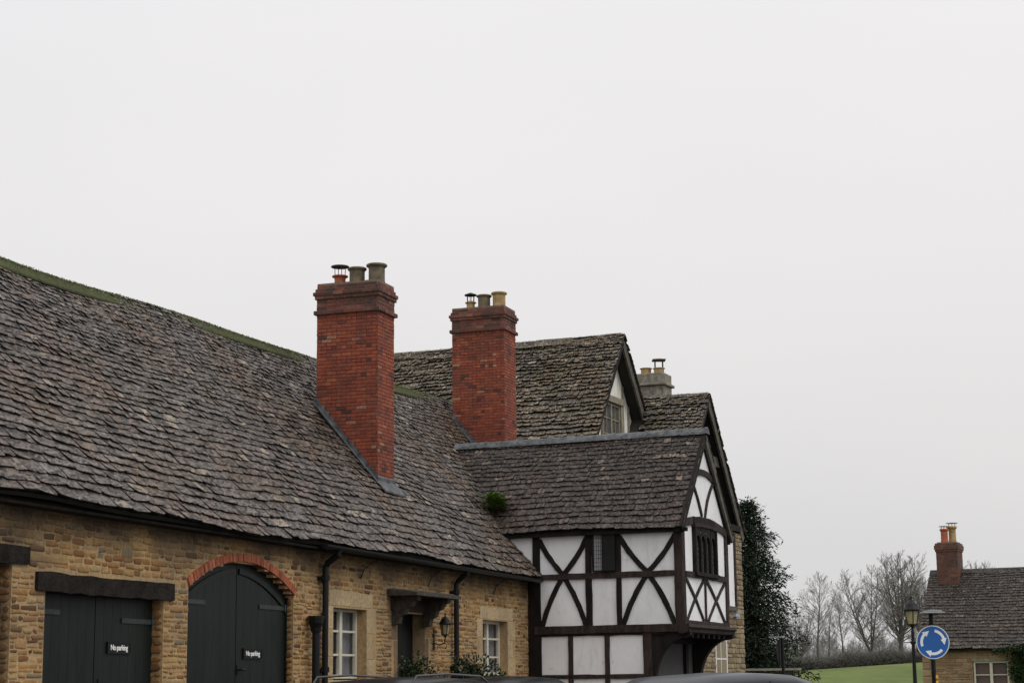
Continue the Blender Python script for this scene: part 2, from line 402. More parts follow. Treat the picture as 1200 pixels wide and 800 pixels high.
def stack(mb, fr, a0, a1, b0, b1, z0, z1, bandsl=(), **k):
    """brick box in a frame: a along, b outward; all four faces of real bricks over a mortar core"""
    mb.fbox(lambda a, b, c: fr.w(a, b, c), a0, a1, b0, b1, z0, z1, 1)
    bricks_face(mb, lambda u, z, d: fr.w(a0-d, u, z), b0, b1, z0, z1, odd=0, **k)
    bricks_face(mb, lambda u, z, d: fr.w(a1+d, u, z), b0, b1, z0, z1, odd=0, **k)
    bricks_face(mb, lambda u, z, d: fr.w(u, b1+d, z), a0, a1, z0, z1, odd=1, **k)
    bricks_face(mb, lambda u, z, d: fr.w(u, b0-d, z), a0, a1, z0, z1, odd=1, **k)
def beam(mb, fn, pts, w, d0, d1, mi=0, jit=.005, wend=None):
    """timber following a polyline in a wall plane, slightly uneven edges"""
    P = [V((p[0], p[1])) for p in pts]; Q = []
    for i in range(len(P)-1):
        n = max(1, int((P[i+1]-P[i]).length/.18))
        for k in range(n): Q.append(P[i].lerp(P[i+1], k/n))
    Q.append(P[-1]); top = []; bot = []
    for i, p in enumerate(Q):
        t = (Q[min(i+1, len(Q)-1)]-Q[max(i-1, 0)]).normalized(); s = V((-t.y, t.x))
        ww = w if wend is None else w+(wend-w)*i/(len(Q)-1)
        a, b = p+s*(ww/2+U(-jit, jit)), p-s*(ww/2+U(-jit, jit))
        top.append(a); bot.append(b)
    n = len(Q); vs = []
    for arr, d in ((top, d0), (bot, d0), (bot, d1), (top, d1)): vs += [fn(p.x, p.y, d) for p in arr]
    fs = []
    for i in range(n-1):
        for j in range(4): k = (j+1) % 4; fs.append((j*n+i, j*n+i+1, k*n+i+1, k*n+i))
    fs += [(0, n, 2*n, 3*n), (n-1, 4*n-1, 3*n-1, 2*n-1)]
    mb.mesh(vs, fs, mi)
def B(name, fn, pts, w, d0, d1, mat, parent, **k):
    mb = MB(); beam(mb, fn, pts, w, d0, d1, **k); return mb.build(name, mat, parent)
def bez(p0, p1, p2, n=8):
    return [((1-t)**2*p0[0]+2*t*(1-t)*p1[0]+t*t*p2[0], (1-t)**2*p0[1]+2*t*(1-t)*p1[1]+t*t*p2[1]) for t in [i/n for i in range(n+1)]]
def casement(fn, u0, u1, z0, z1, nu, nz, mat, parent, dep=0, fw=.045, bw=.022, th=.05, backing=None, glassm=None, leaves=2):
    """window frame (part) with bars; panes a sub-part; curtain/blind behind"""
    f = MB(); g = lambda a, b, c: fn(a, b, c)
    f.fbox(g, u0, u0+fw, z0, z1, dep-th, dep); f.fbox(g, u1-fw, u1, z0, z1, dep-th, dep)
    f.fbox(g, u0+fw, u1-fw, z1-fw, z1, dep-th, dep-.002); f.fbox(g, u0+fw, u1-fw, z0, z0+fw, dep-th, dep-.002)
    lw = (u1-u0)/leaves
    for i in range(1, leaves): f.fbox(g, u0+i*lw-fw*.8, u0+i*lw+fw*.8, z0+fw, z1-fw, dep-th, dep+.004)
    for l in range(leaves):
        a, b = u0+l*lw, u0+(l+1)*lw
        for i in range(1, nu): u = a+(b-a)*i/nu; f.fbox(g, u-bw/2, u+bw/2, z0+fw, z1-fw, dep-th*.7, dep-.014)
        for i in range(1, nz):
            z = z0+(z1-z0)*i/nz; f.fbox(g, a+fw*.7, b-fw*.7, z-bw/2, z+bw/2, dep-th*.7, dep-.011)
    fo = f.build('window', mat, parent)
    p = MB(); p.face([g(u0+.01, z0+.01, dep-th*.75), g(u1-.01, z0+.01, dep-th*.75), g(u1-.01, z1-.01, dep-th*.75), g(u0+.01, z1-.01, dep-th*.75)])
    p.build('pane', glassm or M_GLASS, fo)
    if backing:
        c = MB(); n = 40; d0 = dep-th-.05
        for (ca, cb) in (((u0, u0+(u1-u0)*.36), (u1-(u1-u0)*.42, u1)) if backing is M_CURT else ((u0, u1),)):
            for i in range(n):
                a, b = ca+(cb-ca)*i/n, ca+(cb-ca)*(i+1)/n; w1, w2 = d0+.012*sin(i*1.6), d0+.012*sin((i+1)*1.6)
                if backing is not M_CURT: w1 = w2 = d0
                c.face([g(a, z0, w1), g(b, z0, w2), g(b, z1, w2), g(a, z1, w1)])
        c.build('curtain' if backing is M_CURT else 'blind', backing, fo)
    return fo
def moss_strip(mb, pts, w, h, seed=0, tuft=1.0):
    """a lumpy moss roll laid along a ridge"""
    rs = random.Random(seed); L = sum((V(pts[i+1])-V(pts[i])).length for i in range(len(pts)-1)); n = int(L/.02)
    P = [V(p) for p in pts]; seg = []; acc = 0
    for i in range(len(P)-1): seg.append((acc, (P[i+1]-P[i]).length, P[i], P[i+1])); acc += seg[-1][1]
    for _ in range(int(n*3.2*tuft)):
        s = rs.random()*L; a = next((q for q in reversed(seg) if q[0] <= s), seg[0]); p = a[2].lerp(a[3], (s-a[0])/a[1])
        t = (a[3]-a[2]).normalized(); x = V((t.y, -t.x, 0)).normalized()
        den = .5+.5*mn.noise(V((s*1.3, seed, 0)))*1.6
        if rs.random() > den+.35: continue
        off = rs.gauss(0, w*.42); hz = -abs(off)*1.05+h*rs.uniform(.2, 1)
        c = p+x*off+V((0,0,hz)); r = rs.uniform(.006, .014)
        vs = [c+V((rs.uniform(-r, r), rs.uniform(-r, r), rs.uniform(-r, r)*.7)) for _ in range(4)]
        mb.mesh(vs, [(0,1,2),(0,2,3),(0,1,3),(1,2,3)], 0, min(1, max(0, rs.gauss(.55, .25))))

# ================================================================== SETTING: ground
def gz(x, y):
    t = min(1, max(0, (y-62)/90)); t = t*t*(3-2*t); return t*(2.18+.056*(min(40,max(12,x))-22))+.05*sin(x*.05)*t
g = MB(); xs = [-600,-300,-150,-80,-50,-30,-20,-10,0,10,20,30,40,50,60,80,120,200,300,600]; ys = [-60,-20,0,15,30,45,62,70,78,86,94,102,110,118,126,134,142,150,160,200,260,400,700,1200]
vs = [V((x, y, gz(min(max(x,-40),120), y))) for y in ys for x in xs]; nx = len(xs)
g.mesh(vs, [(j*nx+i, j*nx+i+1, (j+1)*nx+i+1, (j+1)*nx+i) for j in range(len(ys)-1) for i in range(nx-1)])
tag(g.build('ground', M_GRASS, smooth=True, recalc=False), kind='structure')
MF = Fr((-4.65, 16.55), 18.95)          # main range: a along the street, b out to the street
WF = Fr((.45, 31.4), 23.0)              # jettied wing and the house behind it
g = MB(); g.face([MF.w(-30, 9, .004), MF.w(-30, 1.4, .004), MF.w(24, 1.4, .004), MF.w(40, 6, .004), MF.w(60, 30, .004), MF.w(20, 40, .004), MF.w(-10, 30, .004)])
tag(g.build('road', M_ASPH), kind='structure')
g = MB(); fm = lambda a, b, c: MF.w(a, b, c)
g.fbox(fm, -20, 15, -.25, 1.25, 0, .12); g.fbox(fm, 18, 26, 0.2, 1.25, 0, .12)
tag(g.build('pavement', M_PAVE), kind='structure')
g = MB(); g.fbox(fm, -20, 26, 1.255, 1.39, 0, .135)
tag(g.build('kerb', M_KERB), kind='structure')

# ================================================================== MAIN RANGE
main = thing('stone_house', 'long ochre rubble stone range with a mossy stone slate roof and two tall brick chimneys', 'house', MF.w(7, -2, 0))
zr = lambda s: 6.53+(s-3.69)*.0301
mr = lambda s: -2.70-(s-3.69)*.0232
def main_surf(s, v):
    e = MF.w(s, .02*sin(s*.9)+.01*sin(s*2.7), 3.35+.02*sin(s*.7+1)+.012*sin(s*2.1)); r = MF.w(s, mr(s), zr(s)+.02*sin(s*.8)); L = (r-e).length; t = v/4.15
    p = e.lerp(r, min(t, 1.02)); return p+NM*(.03*sin(s*1.1+v*.7)*sin(v*1.2)-.05*sin(pi*min(t, 1)))
NM = (MF.n*sin(R(50))+V((0,0,cos(R(50))))).normalized()
wing_h = lambda q: 5.84-abs(q-1.33)*1.20        # surface height of the wing roof over its ridge line
def keep_main(p):
    q, m, z = WF.l(p)
    if m > 3: return True
    if 0.02 < q < 6 and z < wing_h(q)-.10: return False
    if q > 4.6 and z < 9.13-1.28*(8.72-q)-.2: return False
    return True
rb = MB()
tile_roof(rb, main_surf, 4.15, -2.5, 15.62, NM, .165, .068, .26, .10, keep_main, th=.020, rough=1.25)
def main_surf_b(s, v): return main_surf(s, v)
tile_roof(rb, main_surf_b, 4.15, 15.62, 23.0, NM, .165, .068, .26, .10, lambda p: keep_main(p) and WF.l(p)[0] > -.02*0+0.0 or (WF.l(p)[0] <= 0 and WF.l(p)[2] > 3.2))
for i in range(36):
    a, b = -2.5+i*.5, -2.5+(i+1)*.5
    for k in range(8): slab(rb, main_surf(a, .03+k*.515), main_surf(b, .03+k*.515), main_surf(b, .03+k*.515+.515), main_surf(a, .03+k*.515+.515), NM, .05, 1, -.03)
for i in range(14):                                     # upper strip runs on behind the wing to the back house
    a, b = 15.5+i*.53, 15.5+(i+1)*.53; v0 = min(3.9, 1.2+(a-15.5)*1.0)
    for k in range(4): e = (4.15-v0)/4; slab(rb, main_surf(a, v0+k*e), main_surf(b, v0+k*e), main_surf(b, v0+k*e+e), main_surf(a, v0+k*e+e), NM, .05, 1, -.03)
rb.face([MF.w(-2.5, -5.9, 3.35), MF.w(23, -5.9, 3.35), MF.w(23, mr(23), zr(23)-.03), MF.w(-2.5, mr(-2.5), zr(-2.5)-.03)], 1)
roof = rb.build('roof', [M_ROOF, M_UNDER], main, recalc=False)
ms = MB(); moss_strip(ms, [MF.w(s, mr(s), zr(s)+.045+.02*sin(s*.8)-.02*sin(s*1.1+2.9)) for s in [x*1.0 for x in range(-2, 24)]], .075, .014, 3, 3.6)
ms.build('ridge_moss', M_MOSS, roof, recalc=False)
rg = MB()
s = -2.5
while s < 22.8:                                           # worn ridge stones under the moss
    L = U(.35, .5); c = lambda a, b, z: MF.w(a, mr(a)+b, zr(a)+z+.018+.02*sin(a*.8)-.02*sin(a*1.1+2.9))
    e = s+L-.01; k = U(-.008, .008)
    rg.mesh([c(s,-.13,-.125), c(s,0,.03+k), c(s,.13,-.125), c(e,-.13,-.125), c(e,0,.03-k), c(e,.13,-.125), c(s,.13,-.15), c(e,.13,-.15)],
            [(0,1,4,3),(1,2,5,4),(2,6,7,5),(0,2,1),(3,4,5)], 0, U(.3, .8)); s += L
rg.build('ridge_stone', M_RMOSS, roof)

# wall of real stones over a mortar core
wfn = lambda u, z, d: MF.w(u, -.25+d, z)
D1 = (-1.3, .60); D2 = (1.16, 3.42); DA = (3.95, 6.60); W1 = (7.78, 8.86); DD = (9.94, 10.98); W2 = (13.45, 14.64)
ops = [rect_op(D1[0], D1[1], 0, 2.73), rect_op(-1.6, .86, 2.73, 2.92), rect_op(D2[0], D2[1], 0, 2.51), rect_op(.97, 3.60, 2.50, 2.70),
       arch_op(DA[0], DA[1], 2.68, 3.02, .09), rect_op(7.50, 9.18, 1.45, 2.60), rect_op(7.66, 9.07, 2.59, 2.82), rect_op(9.72, 11.19, 0, 2.62), rect_op(9.66, 11.07, 2.60, 2.80),
       rect_op(13.18, 15.02, 1.5, 2.60), rect_op(13.33, 14.90, 2.59, 2.79)]
BIG = [(.60, .95, 2.98, 3.09), (.88, 1.55, 2.765, 2.86)]
for _ in range(26):
    a = U(-1, 15.3); z = U(1.5, 3.1); w_, h_ = U(.16, .36), U(.085, .13)
    if all(free_iv(a-.03, a+w_+.03, zz, ops) == [(a-.03, a+w_+.03)] for zz in (z, z+h_/2, z+h_)): BIG.append((a, a+w_, z, z+h_)); ops.append(rect_op(a, a+w_, z, z+h_))
ops += [rect_op(*q) for q in BIG[:2]]
wb = MB(); rubble(wb, wfn, -2.4, 15.86, .9, 3.34, ops, (.038, .078), (.07, .25), (.008, .020), cut=.22)
for q in BIG: one_stone(wb, wfn, *q, U(.012, .02), 0, U(.55, 1), g=.009, cut=.22)
wb.mi = [0]*len(wb.f)
# mortar core cut around the openings, in strips
def core(mb, fn, u0, u1, z0, z1, ops, th=.22, mi=1, dz=.06):
    z = z0
    while z < z1-1e-6:
        e = min(z+dz, z1)
        for a, b in free_iv(u0, u1, (z+e)/2, ops): mb.fbox(lambda x, y, c: fn(x, y, c), a, b, z, e, -th, .008, mi)
        z = e
ops_core = [rect_op(*D1, 0, 2.74), rect_op(*D2, 0, 2.51), arch_op(DA[0], DA[1], 2.68, 3.02), rect_op(*W1, 1.6, 2.60), rect_op(*DD, 0, 2.60), rect_op(*W2, 1.65, 2.59)]
core(wb, wfn, -2.5, 15.9, 0, 3.36, ops_core)
for s_, z1_ in ((D1[1], 2.73), (D2[1], 2.50), (DA[1], 2.66)):
    sub = MB(); rubble(sub, lambda u, z, d: MF.w(s_-.002-d, -.25-u, z), .0, .21, .9, z1_, (), (.05, .10), (.08, .2), (.010, .02), 0, .3)
    n_ = len(wb.v); wb.v += sub.v; wb.f += [[n_+i for i in f] for f in sub.f]; wb.mi += sub.mi; wb.r += [r*.5 for r in sub.r]
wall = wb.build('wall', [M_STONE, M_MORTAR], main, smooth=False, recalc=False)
for p in wall.data.polygons:
    if p.material_index == 0: p.use_smooth = True
ib = MB(); ib.fbox(lambda a, b, c: MF.w(a, b, c), -2.5, 15.7, -.9, -.62, 0, 3.3, 0)
ib.fbox(lambda a, b, c: MF.w(a, b, c), -2.5, 15.7, -6.0, -5.7, 0, 3.36, 1); ib.fbox(lambda a, b, c: MF.w(a, b, c), -2.75, -2.5, -6, -.25, 0, 3.3, 1)
ib.build('rear_wall', [M_DARK, M_MORTARB], main)
ev = MB(); ev.fbox(lambda a, b, c: MF.w(a, b, c), -2.5, 15.62, -.24, -.06, 3.275, 3.30)  # dark strip standing in for the shadow below the main eave
ev.build('eaves_dark_strip', M_TIMB, main)
# gutter with down pipes
gt = MB(); n = 8
for (sa, sb) in ((6.9, 15.58),):
    prof = [(.055*cos(pi+pi*k/n), .055*sin(pi+pi*k/n)) for k in range(n+1)]
    a = [MF.w(sa, .03+x, 3.325+z) for x, z in prof]; b = [MF.w(sb, .03+x, 3.30+z) for x, z in prof]
    gt.mesh(a+b, [(i, i+1, n+2+i, n+1+i) for i in range(n)])
    gt.face(a); gt.face(b)
gt.build('gutter', M_BLACK, main)
def bracket_hooks():
    for s in (8.9, 11.35, 14.2):
        h = MB(); h.tube([MF.w(s, -.02, 3.27), MF.w(s-.1, -.12, 3.22), MF.w(s-.22, -.2, 3.12), MF.w(s-.27, -.225, 3.0)], .008, 5); h.build('gutter_bracket', M_BLACK, main)
bracket_hooks()
def downpipe(s, joints):
    p = MB(); p.tube([MF.w(s+.01, .02, 3.29), MF.w(s+.01, .01, 3.22), MF.w(s, -.12, 3.13), MF.w(s, -.16, 3.07), MF.w(s, -.16, .1)], .04, 12)
    for z in joints: p.tube([MF.w(s, -.16, z), MF.w(s, -.16, z+.07)], .055, 12); p.fbox(fm, s-.09, s+.09, -.25+.015, -.16, z+.01, z+.05)
    p.build('downpipe', M_BLACK, main, smooth=False)
downpipe(7.36, (2.9, 1.75)); downpipe(12.06, (2.92, 1.8))
p = MB(); p.tube([MF.w(7.0, -.12, 2.26), MF.w(7.0, -.12, .1)], .048, 12); p.tube([MF.w(7.0, -.12, 2.24), MF.w(7.0, -.12, 2.30), MF.w(7.0, -.12, 2.36), MF.w(7.0, -.12, 2.42)], [.06, .07, .09, .095], 14)
p.tube([MF.w(7.0, -.12, 2.415), MF.w(7.0, -.12, 2.445)], .105, 14); p.build('soil_pipe', M_BLACK, main)

# lintels
def lintel(a, b, z0, z1, out):
    mb = MB(); fn = lambda u, z, d: MF.w(u, -.25+d, z); beam(mb, fn, [(a, (z0+z1)/2), ((a+b)/2, (z0+z1)/2-.01), (b, (z0+z1)/2)], z1-z0, -.2, out, jit=.008); mb.build('lintel', M_LINT, main)
lintel(-1.6, .85, 2.74, 2.91, .035); lintel(.98, 3.59, 2.51, 2.69, .045)
# doors of upright boards
def board_door(u0, u1, z0, z1, dep, topf=None, name='door', handle=None, hinge=(), n=7):
    mb = MB(); w = (u1-u0)/n
    for i in range(n):
        a, b = u0+i*w, u0+(i+1)*w-.003; k = 6
        for j in range(k):
            c, d = a+(b-a)*j/k, a+(b-a)*(j+1)/k
            t0 = topf(c) if topf else z1; t1 = topf(d) if topf else z1
            vs = [wfn(c, z0, dep-.04), wfn(d, z0, dep-.04), wfn(d, z0, dep), wfn(c, z0, dep), wfn(c, t0, dep-.04), wfn(d, t1, dep-.04), wfn(d, t1, dep), wfn(c, t0, dep)]
            mb.box8(vs)
    mb.face([wfn(u0, z0, dep-.03), wfn(u1, z0, dep-.03), wfn(u1, (topf(u1) if topf else z1)-.01, dep-.03), wfn(u0, (topf(u0) if topf else z1)-.01, dep-.03)])
    o = mb.build(name, M_GREEN, main)
    for (a, b, z) in hinge:
        h = MB(); h.fbox(lambda x, y, c: wfn(x, y, c), min(a,b), max(a,b), z, z+.05, dep+.001, dep+.014)
        h.tube([wfn(b, z-.02, dep+.02), wfn(b, z+.07, dep+.02)], .014, 8); h.build('strap_hinge', M_HINGE, o)
    if handle:
        a, z = handle; h = MB(); h.fbox(lambda x, y, c: wfn(x, y, c), a-.03, a+.02, z-.06, z+.06, dep+.001, dep+.01)
        h.tube([wfn(a, z, dep+.01), wfn(a, z, dep+.05), wfn(a+.10, z, dep+.05)], .012, 8); h.build('handle', M_BLACK, o)
    return o
dd = -.12
for (a, b, c) in ((D1[0], -.36, None), (-.35, D1[1], None)): board_door(a, b, .05, 2.74, dd, hinge=((b-.4, b-.02, 2.3),) if b > 0 else ())
mid = 2.27
board_door(D2[0], mid-.006, .05, 2.51, dd, hinge=((D2[0]+.45, D2[0]+.03, 2.3),)); board_door(mid+.006, D2[1]-.01, .05, 2.51, dd, hinge=((D2[1]-.65, D2[1]-.04, 2.25),), handle=(2.38, 1.62))
ca = (DA[0]+DA[1])/2; hw = (DA[1]-DA[0])/2; rise = .34; rad = (hw*hw+rise*rise)/(2*rise); zc = 3.02-rad
topf = lambda u: zc+sqrt(max(0, rad*rad-(u-ca)**2))
board_door(DA[0]+.005, ca-.006, .05, 3, -.09, topf, hinge=((DA[0]+.55, DA[0]+.03, 2.5),)); o_ad = board_door(ca+.006, DA[1]-.04, .05, 3, -.09, topf, hinge=((DA[1]-.75, DA[1]-.07, 2.5),), handle=(ca+.06, 1.78))
for s0, s1 in ((DA[0]+.06, ca-.04), (ca+.04, DA[1]-.1)):      # curved head battens on the leaves
    pts = [(u, topf(u)-.10-.06*abs(u-ca)) for u in [s0+(s1-s0)*i/10 for i in range(11)]]
    B('batten', wfn, pts, .06, -.089, -.072, M_GREEN, main, jit=.001)
fr_ = MB(); fr_.fbox(lambda x, y, c: wfn(x, y, c), DA[1]-.035, DA[1]-.002, .05, 2.66, -.14, -.07); fr_.build('door_frame', M_GREEN, main)
# brick arch
ab = MB(); n = 44; a0 = asin(hw/rad)
for i in range(n):
    t0, t1 = -a0+2*a0*i/n+.0012, -a0+2*a0*(i+1)/n-.0012; d = U(.02, .035); r0, r1 = rad+.002, rad+.095+U(-.006, .006)
    q = [(ca+r*sin(t), zc+r*cos(t)) for r, t in ((r0, t0), (r0, t1), (r1, t1), (r1, t0))]
    ab.box8([wfn(x, z, -.10) for x, z in q]+[wfn(x, z, d) for x, z in q], 0, min(1, max(0, random.gauss(.5, .28))))
ab.build('brick_arch', M_BRICKA, main)
# dressed stone round the windows
def dressing(name, blocks, mat, out=.012, parent=main):
    mb = MB()
    for (a, b, z0, z1) in blocks:
        one = lambda: None
        e = .004; mb.box8([wfn(a+e, z0+e, -.215), wfn(b-e, z0+e, -.215), wfn(b-e, z0+e, out), wfn(a+e, z0+e, out), wfn(a+e, z1-e, -.215), wfn(b-e, z1-e, -.215), wfn(b-e, z1-e, out), wfn(a+e, z1-e, out)], 0, rnd())
    o = mb.build(name, mat, parent); md = o.modifiers.new('b', 'BEVEL'); md.width = .008; md.segments = 2; return o
dressing('stone_surround', [(7.66, 9.06, 2.60, 2.82), (7.50, 7.778, 2.30, 2.60), (7.60, 7.778, 1.95, 2.30), (7.50, 7.778, 1.66, 1.95), (8.862, 9.17, 2.26, 2.60), (8.862, 9.06, 1.92, 2.26), (8.862, 9.17, 1.66, 1.92), (7.5, 9.2, 1.50, 1.66)], M_ASHLAR)
dressing('stone_surround', [(13.33, 14.90, 2.59, 2.79), (13.18, 13.447, 2.30, 2.59), (13.25, 13.447, 1.98, 2.30), (13.18, 13.447, 1.70, 1.98), (14.642, 15.02, 2.28, 2.59), (14.642, 14.90, 1.99, 2.28), (14.642, 15.02, 1.70, 1.99), (13.2, 15.02, 1.52, 1.70)], M_ASHLAR)
casement(wfn, 7.785, 8.855, 1.675, 2.595, 1, 3, M_CREAM, main, dep=-.13, backing=M_CURT, fw=.05, bw=.028)
casement(wfn, 13.455, 14.635, 1.715, 2.585, 1, 3, M_CREAM, main, dep=-.13, backing=M_CURT, fw=.05, bw=.028)
# front door with stone canopy
dressing('door_jamb', [(9.72, 9.936, 2.2, 2.60), (9.80, 9.936, 1.7, 2.2), (9.72, 9.936, 1.2, 1.7), (9.8, 9.936, .1, 1.2)], M_DIRTY)
dressing('door_jamb', [(10.984, 11.19, 2.25, 2.60), (10.984, 11.12, 1.75, 2.25), (10.984, 11.19, 1.3, 1.75), (10.984, 11.12, .1, 1.3)], M_DIRTY)
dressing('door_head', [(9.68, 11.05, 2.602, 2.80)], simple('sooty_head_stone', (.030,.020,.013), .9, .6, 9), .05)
board_door(9.95, 10.97, .12, 2.59, -.18, n=5)
cp = MB(); k = 14
for i in range(k):
    a, b = 9.55+1.68*i/k, 9.55+1.68*(i+1)/k-.0
    z1 = 2.845+.012*sin(i*1.3)
    cp.box8([MF.w(a, -.25, 2.80), MF.w(b, -.25, 2.80), MF.w(b, .22+.01*sin(i*2), 2.80), MF.w(a, .22+.01*sin(i*2-2), 2.80), MF.w(a, -.25, z1+.05), MF.w(b, -.25, z1+.06), MF.w(b, .22+.01*sin(i*2), z1+.008), MF.w(a, .22+.01*sin(i*2-2), z1)])
cp.build('canopy', M_CANOPY, main)
for a in (9.72, 10.88):
    c = MB(); prof = [(-.24, 2.80), (.15, 2.80), (.15, 2.74), (.09, 2.73), (.05, 2.66), (-.02, 2.63), (-.05, 2.55), (-.12, 2.52), (-.14, 2.42), (-.24, 2.40)]
    n = len(prof); c.mesh([MF.w(a, b, z-.001) for b, z in prof]+[MF.w(a+.13, b, z-.001) for b, z in prof], [tuple(range(n)), tuple(range(n, 2*n))]+[(i, (i+1) % n, n+(i+1) % n, n+i) for i in range(n)])
    c.build('canopy_bracket', M_CANOPY, main)

# chimneys
def pot(c, r, h, mat, parent, taper=.88, name='chimney_pot'):
    mb = MB(); mb.lathe(c, [(r*.98, 0), (r*taper, h*.25), (r*taper, h*.8), (r*1.02, h*.86), (r*1.16, h*.90), (r*1.16, h*.97), (r*1.06, h), (r*.85, h), (r*.8, h*.6), (0.001, h*.55)], 24)
    return mb.build(name, mat, parent, smooth=False)
def cowl(c, r, h, parent, mat=M_RUST, n=4, cone=.02):
    mb = MB(); c = V(c)
    for k in range(n): a = 2*pi*k/n+.4; mb.tube([c+V((r*.7*cos(a), r*.7*sin(a), 0)), c+V((r*.75*cos(a), r*.75*sin(a), h))], .006, 5)
    mb.lathe(c, [(.001, h+cone+.01), (r*1.2, h+.012), (r*1.25, h), (r*1.2, h-.006), (.001, h+cone-.005)], 24)
    mb.lathe(c, [(r*.78, 0), (r*.82, .012), (r*.78, .024), (r*.74, .012), (r*.78, 0)], 20)
    return mb.build('chimney_cowl', mat, parent)
def chimney(a0, a1, b0, b1, zb, zt, bands, seed):
    mb = MB(); zbt = min(b[0] for b in bands)
    stack(mb, MF, a0, a1, b0, b1, zb, zbt)
    for (z0, z1, o) in bands:
        sub = MB(); stack(sub, MF, a0-o, a1+o, b0-o, b1+o, z0, z1)
        n = len(mb.v); mb.v += sub.v; mb.f += [[n+i for i in f] for f in sub.f]; mb.mi += [2 if m == 0 else 3 for m in sub.mi]; mb.r += sub.r
    mb.fbox(fm, a0-.0, a1+.0, b0-.0, b1+.0, zt, zt+.03, 3)
    return mb.build('chimney', [M_BRICK, M_BMORTR, M_BRICKT, M_BMORT], main, recalc=False)
def bandset(zt): return [(zt-.055, zt, .0), (zt-.11, zt-.055, .02), (zt-.165, zt-.11, .05), (zt-.22, zt-.165, .03), (zt-.40, zt-.22, .004), (zt-.46, zt-.40, .042)]
c1 = chimney(11.03, 11.66, -2.03, -1.02, 3.9, 7.63, bandset(7.63), 1)
zt = 7.645
pot(MF.w(11.38, -1.81, zt), .108, .20, M_TERR, c1, .8); cowl(MF.w(11.38, -1.81, zt+.18), .115, .16, c1)
pot(MF.w(11.38, -1.52, zt), .128, .30, M_BUFF, c1, .93); pot(MF.w(11.38, -1.19, zt), .14, .33, M_BUFF, c1, .9)
c2 = chimney(18.56, 19.24, -2.68, -1.62, 4.2, 8.72, bandset(8.72), 2)
zt = 8.75
pot(MF.w(18.9, -2.42, zt), .095, .17, M_YELL, c2, .85); cowl(MF.w(18.9, -2.42, zt+.16), .10, .15, c2, M_BLACK, 6, .05)
pot(MF.w(18.9, -2.14, zt), .13, .29, M_BUFF, c2, .92); pot(MF.w(18.9, -1.83, zt), .135, .32, M_YELL, c2, .92)
def flashing(a, b_lo, b_hi, s_face, stepn, parent, z_at):
    mb = MB(); n = stepn
    for i in range(n):     # stepped lead soakers up the slope against the stack
        t0, t1 = i/n, (i+1)/n; b0 = b_lo+(b_hi-b_lo)*t0; b1 = b_lo+(b_hi-b_lo)*t1
        z0, z1 = z_at(b0), z_at(b1)
        mb.box8([MF.w(s_face-.012, b0, z0-.05), MF.w(s_face-.012, b1, z0-.05), MF.w(s_face-.026, b1, z1-.05), MF.w(s_face-.026, b0, z0-.05),
                 MF.w(s_face-.012, b0, z1+.10), MF.w(s_face-.012, b1, z1+.12), MF.w(s_face-.026, b1, z1+.12), MF.w(s_face-.026, b0, z1+.10)])
    for i in range(8):     # apron lying on the tiles
        t0, t1 = i/8, (i+1)/8; b0 = b_lo+(b_hi-b_lo)*t0+.04*(i==0); b1 = b_lo+(b_hi-b_lo)*t1
        e = U(.09, .12); mb.box8([MF.w(s_face, b0, z_at(b0)+.055), MF.w(s_face, b1, z_at(b1)+.055), MF.w(s_face-e, b1, z_at(b1)+.055), MF.w(s_face-e, b0, z_at(b0)+.055),
                 MF.w(s_face, b0, z_at(b0)+.072), MF.w(s_face, b1, z_at(b1)+.072), MF.w(s_face-e, b1, z_at(b1)+.067), MF.w(s_face-e, b0, z_at(b0)+.067)])
    return mb
def zroof_s(s): return lambda b: 3.35+b/mr(s)*(zr(s)-3.35)-.06*sin(pi*b/mr(s))+.03
zroof = zroof_s(11.1)
f1 = flashing(0, -1.0, -2.05, 11.03, 13, c1, zroof)
f1.box8([MF.w(x, y, zroof(y)+h) for h in (.05, .075) for x, y in ((10.93, -.86), (11.74, -.84), (11.70, -1.03), (10.98, -1.03))])
f1.box8([MF.w(x, y, zroof(y)+h) for h in (.06, .13) for x, y in ((11.0, -.995), (11.68, -.995), (11.68, -1.02), (11.0, -1.02))])
f1.build('lead_flashing', M_LEAD, c1)
f2 = flashing(0, -1.75, -2.70, 18.56, 11, c2, zroof_s(18.5))
f2.build('lead_flashing', M_LEAD, c2)

# ================================================================== JETTIED WING
wing = thing('timber_framed_house', 'white plastered black timber framed wing jettied out on curved brackets', 'house', WF.w(1.3, 1.2, 0))
sf = lambda u, z, d: WF.w(-d, u, z)              # long side, u = outward along the wing
MG = 2.50; GQ = 2.58                             # gable plane and wing width
gf = lambda u, z, d: WF.w(u, MG+d, z)
fw_ = lambda a, b, c: WF.w(a, b, c)
# white infill walls
pl = MB()
pl.face([sf(-.78, 4.12, 0), sf(-.1, 3.32, 0), sf(-.1, 2.4, 0), sf(2.5, 2.4, 0), sf(2.5, 4.15, 0), sf(-.78, 4.15, 0)])
pl.fbox(lambda u, z, d: sf(u, z, d), -.1, 2.5, 2.46, 4.16, -.1, -.002)
pl.fbox(lambda u, z, d: sf(u, z, d), -.1, 1.9, 0, 2.45, -.1, 0)
pl.build('plaster_wall', M_PLAST, wing)
pg = MB()
q0, qa = 0.0, 1.29
poly = [(q0+.01, 2.5), (GQ, 2.5), (GQ, 4.16), (qa, 5.70), (q0+.01, 4.16)]
pg.mesh([gf(u, z, 0) for u, z in poly]+[gf(u, z, -.1) for u, z in poly], [(0,1,2,3,4), (5,6,7,8,9)]+[(i, (i+1) % 5, 5+(i+1) % 5, 5+i) for i in range(5)])
pg.build('plaster_wall', M_PLAST, wing)
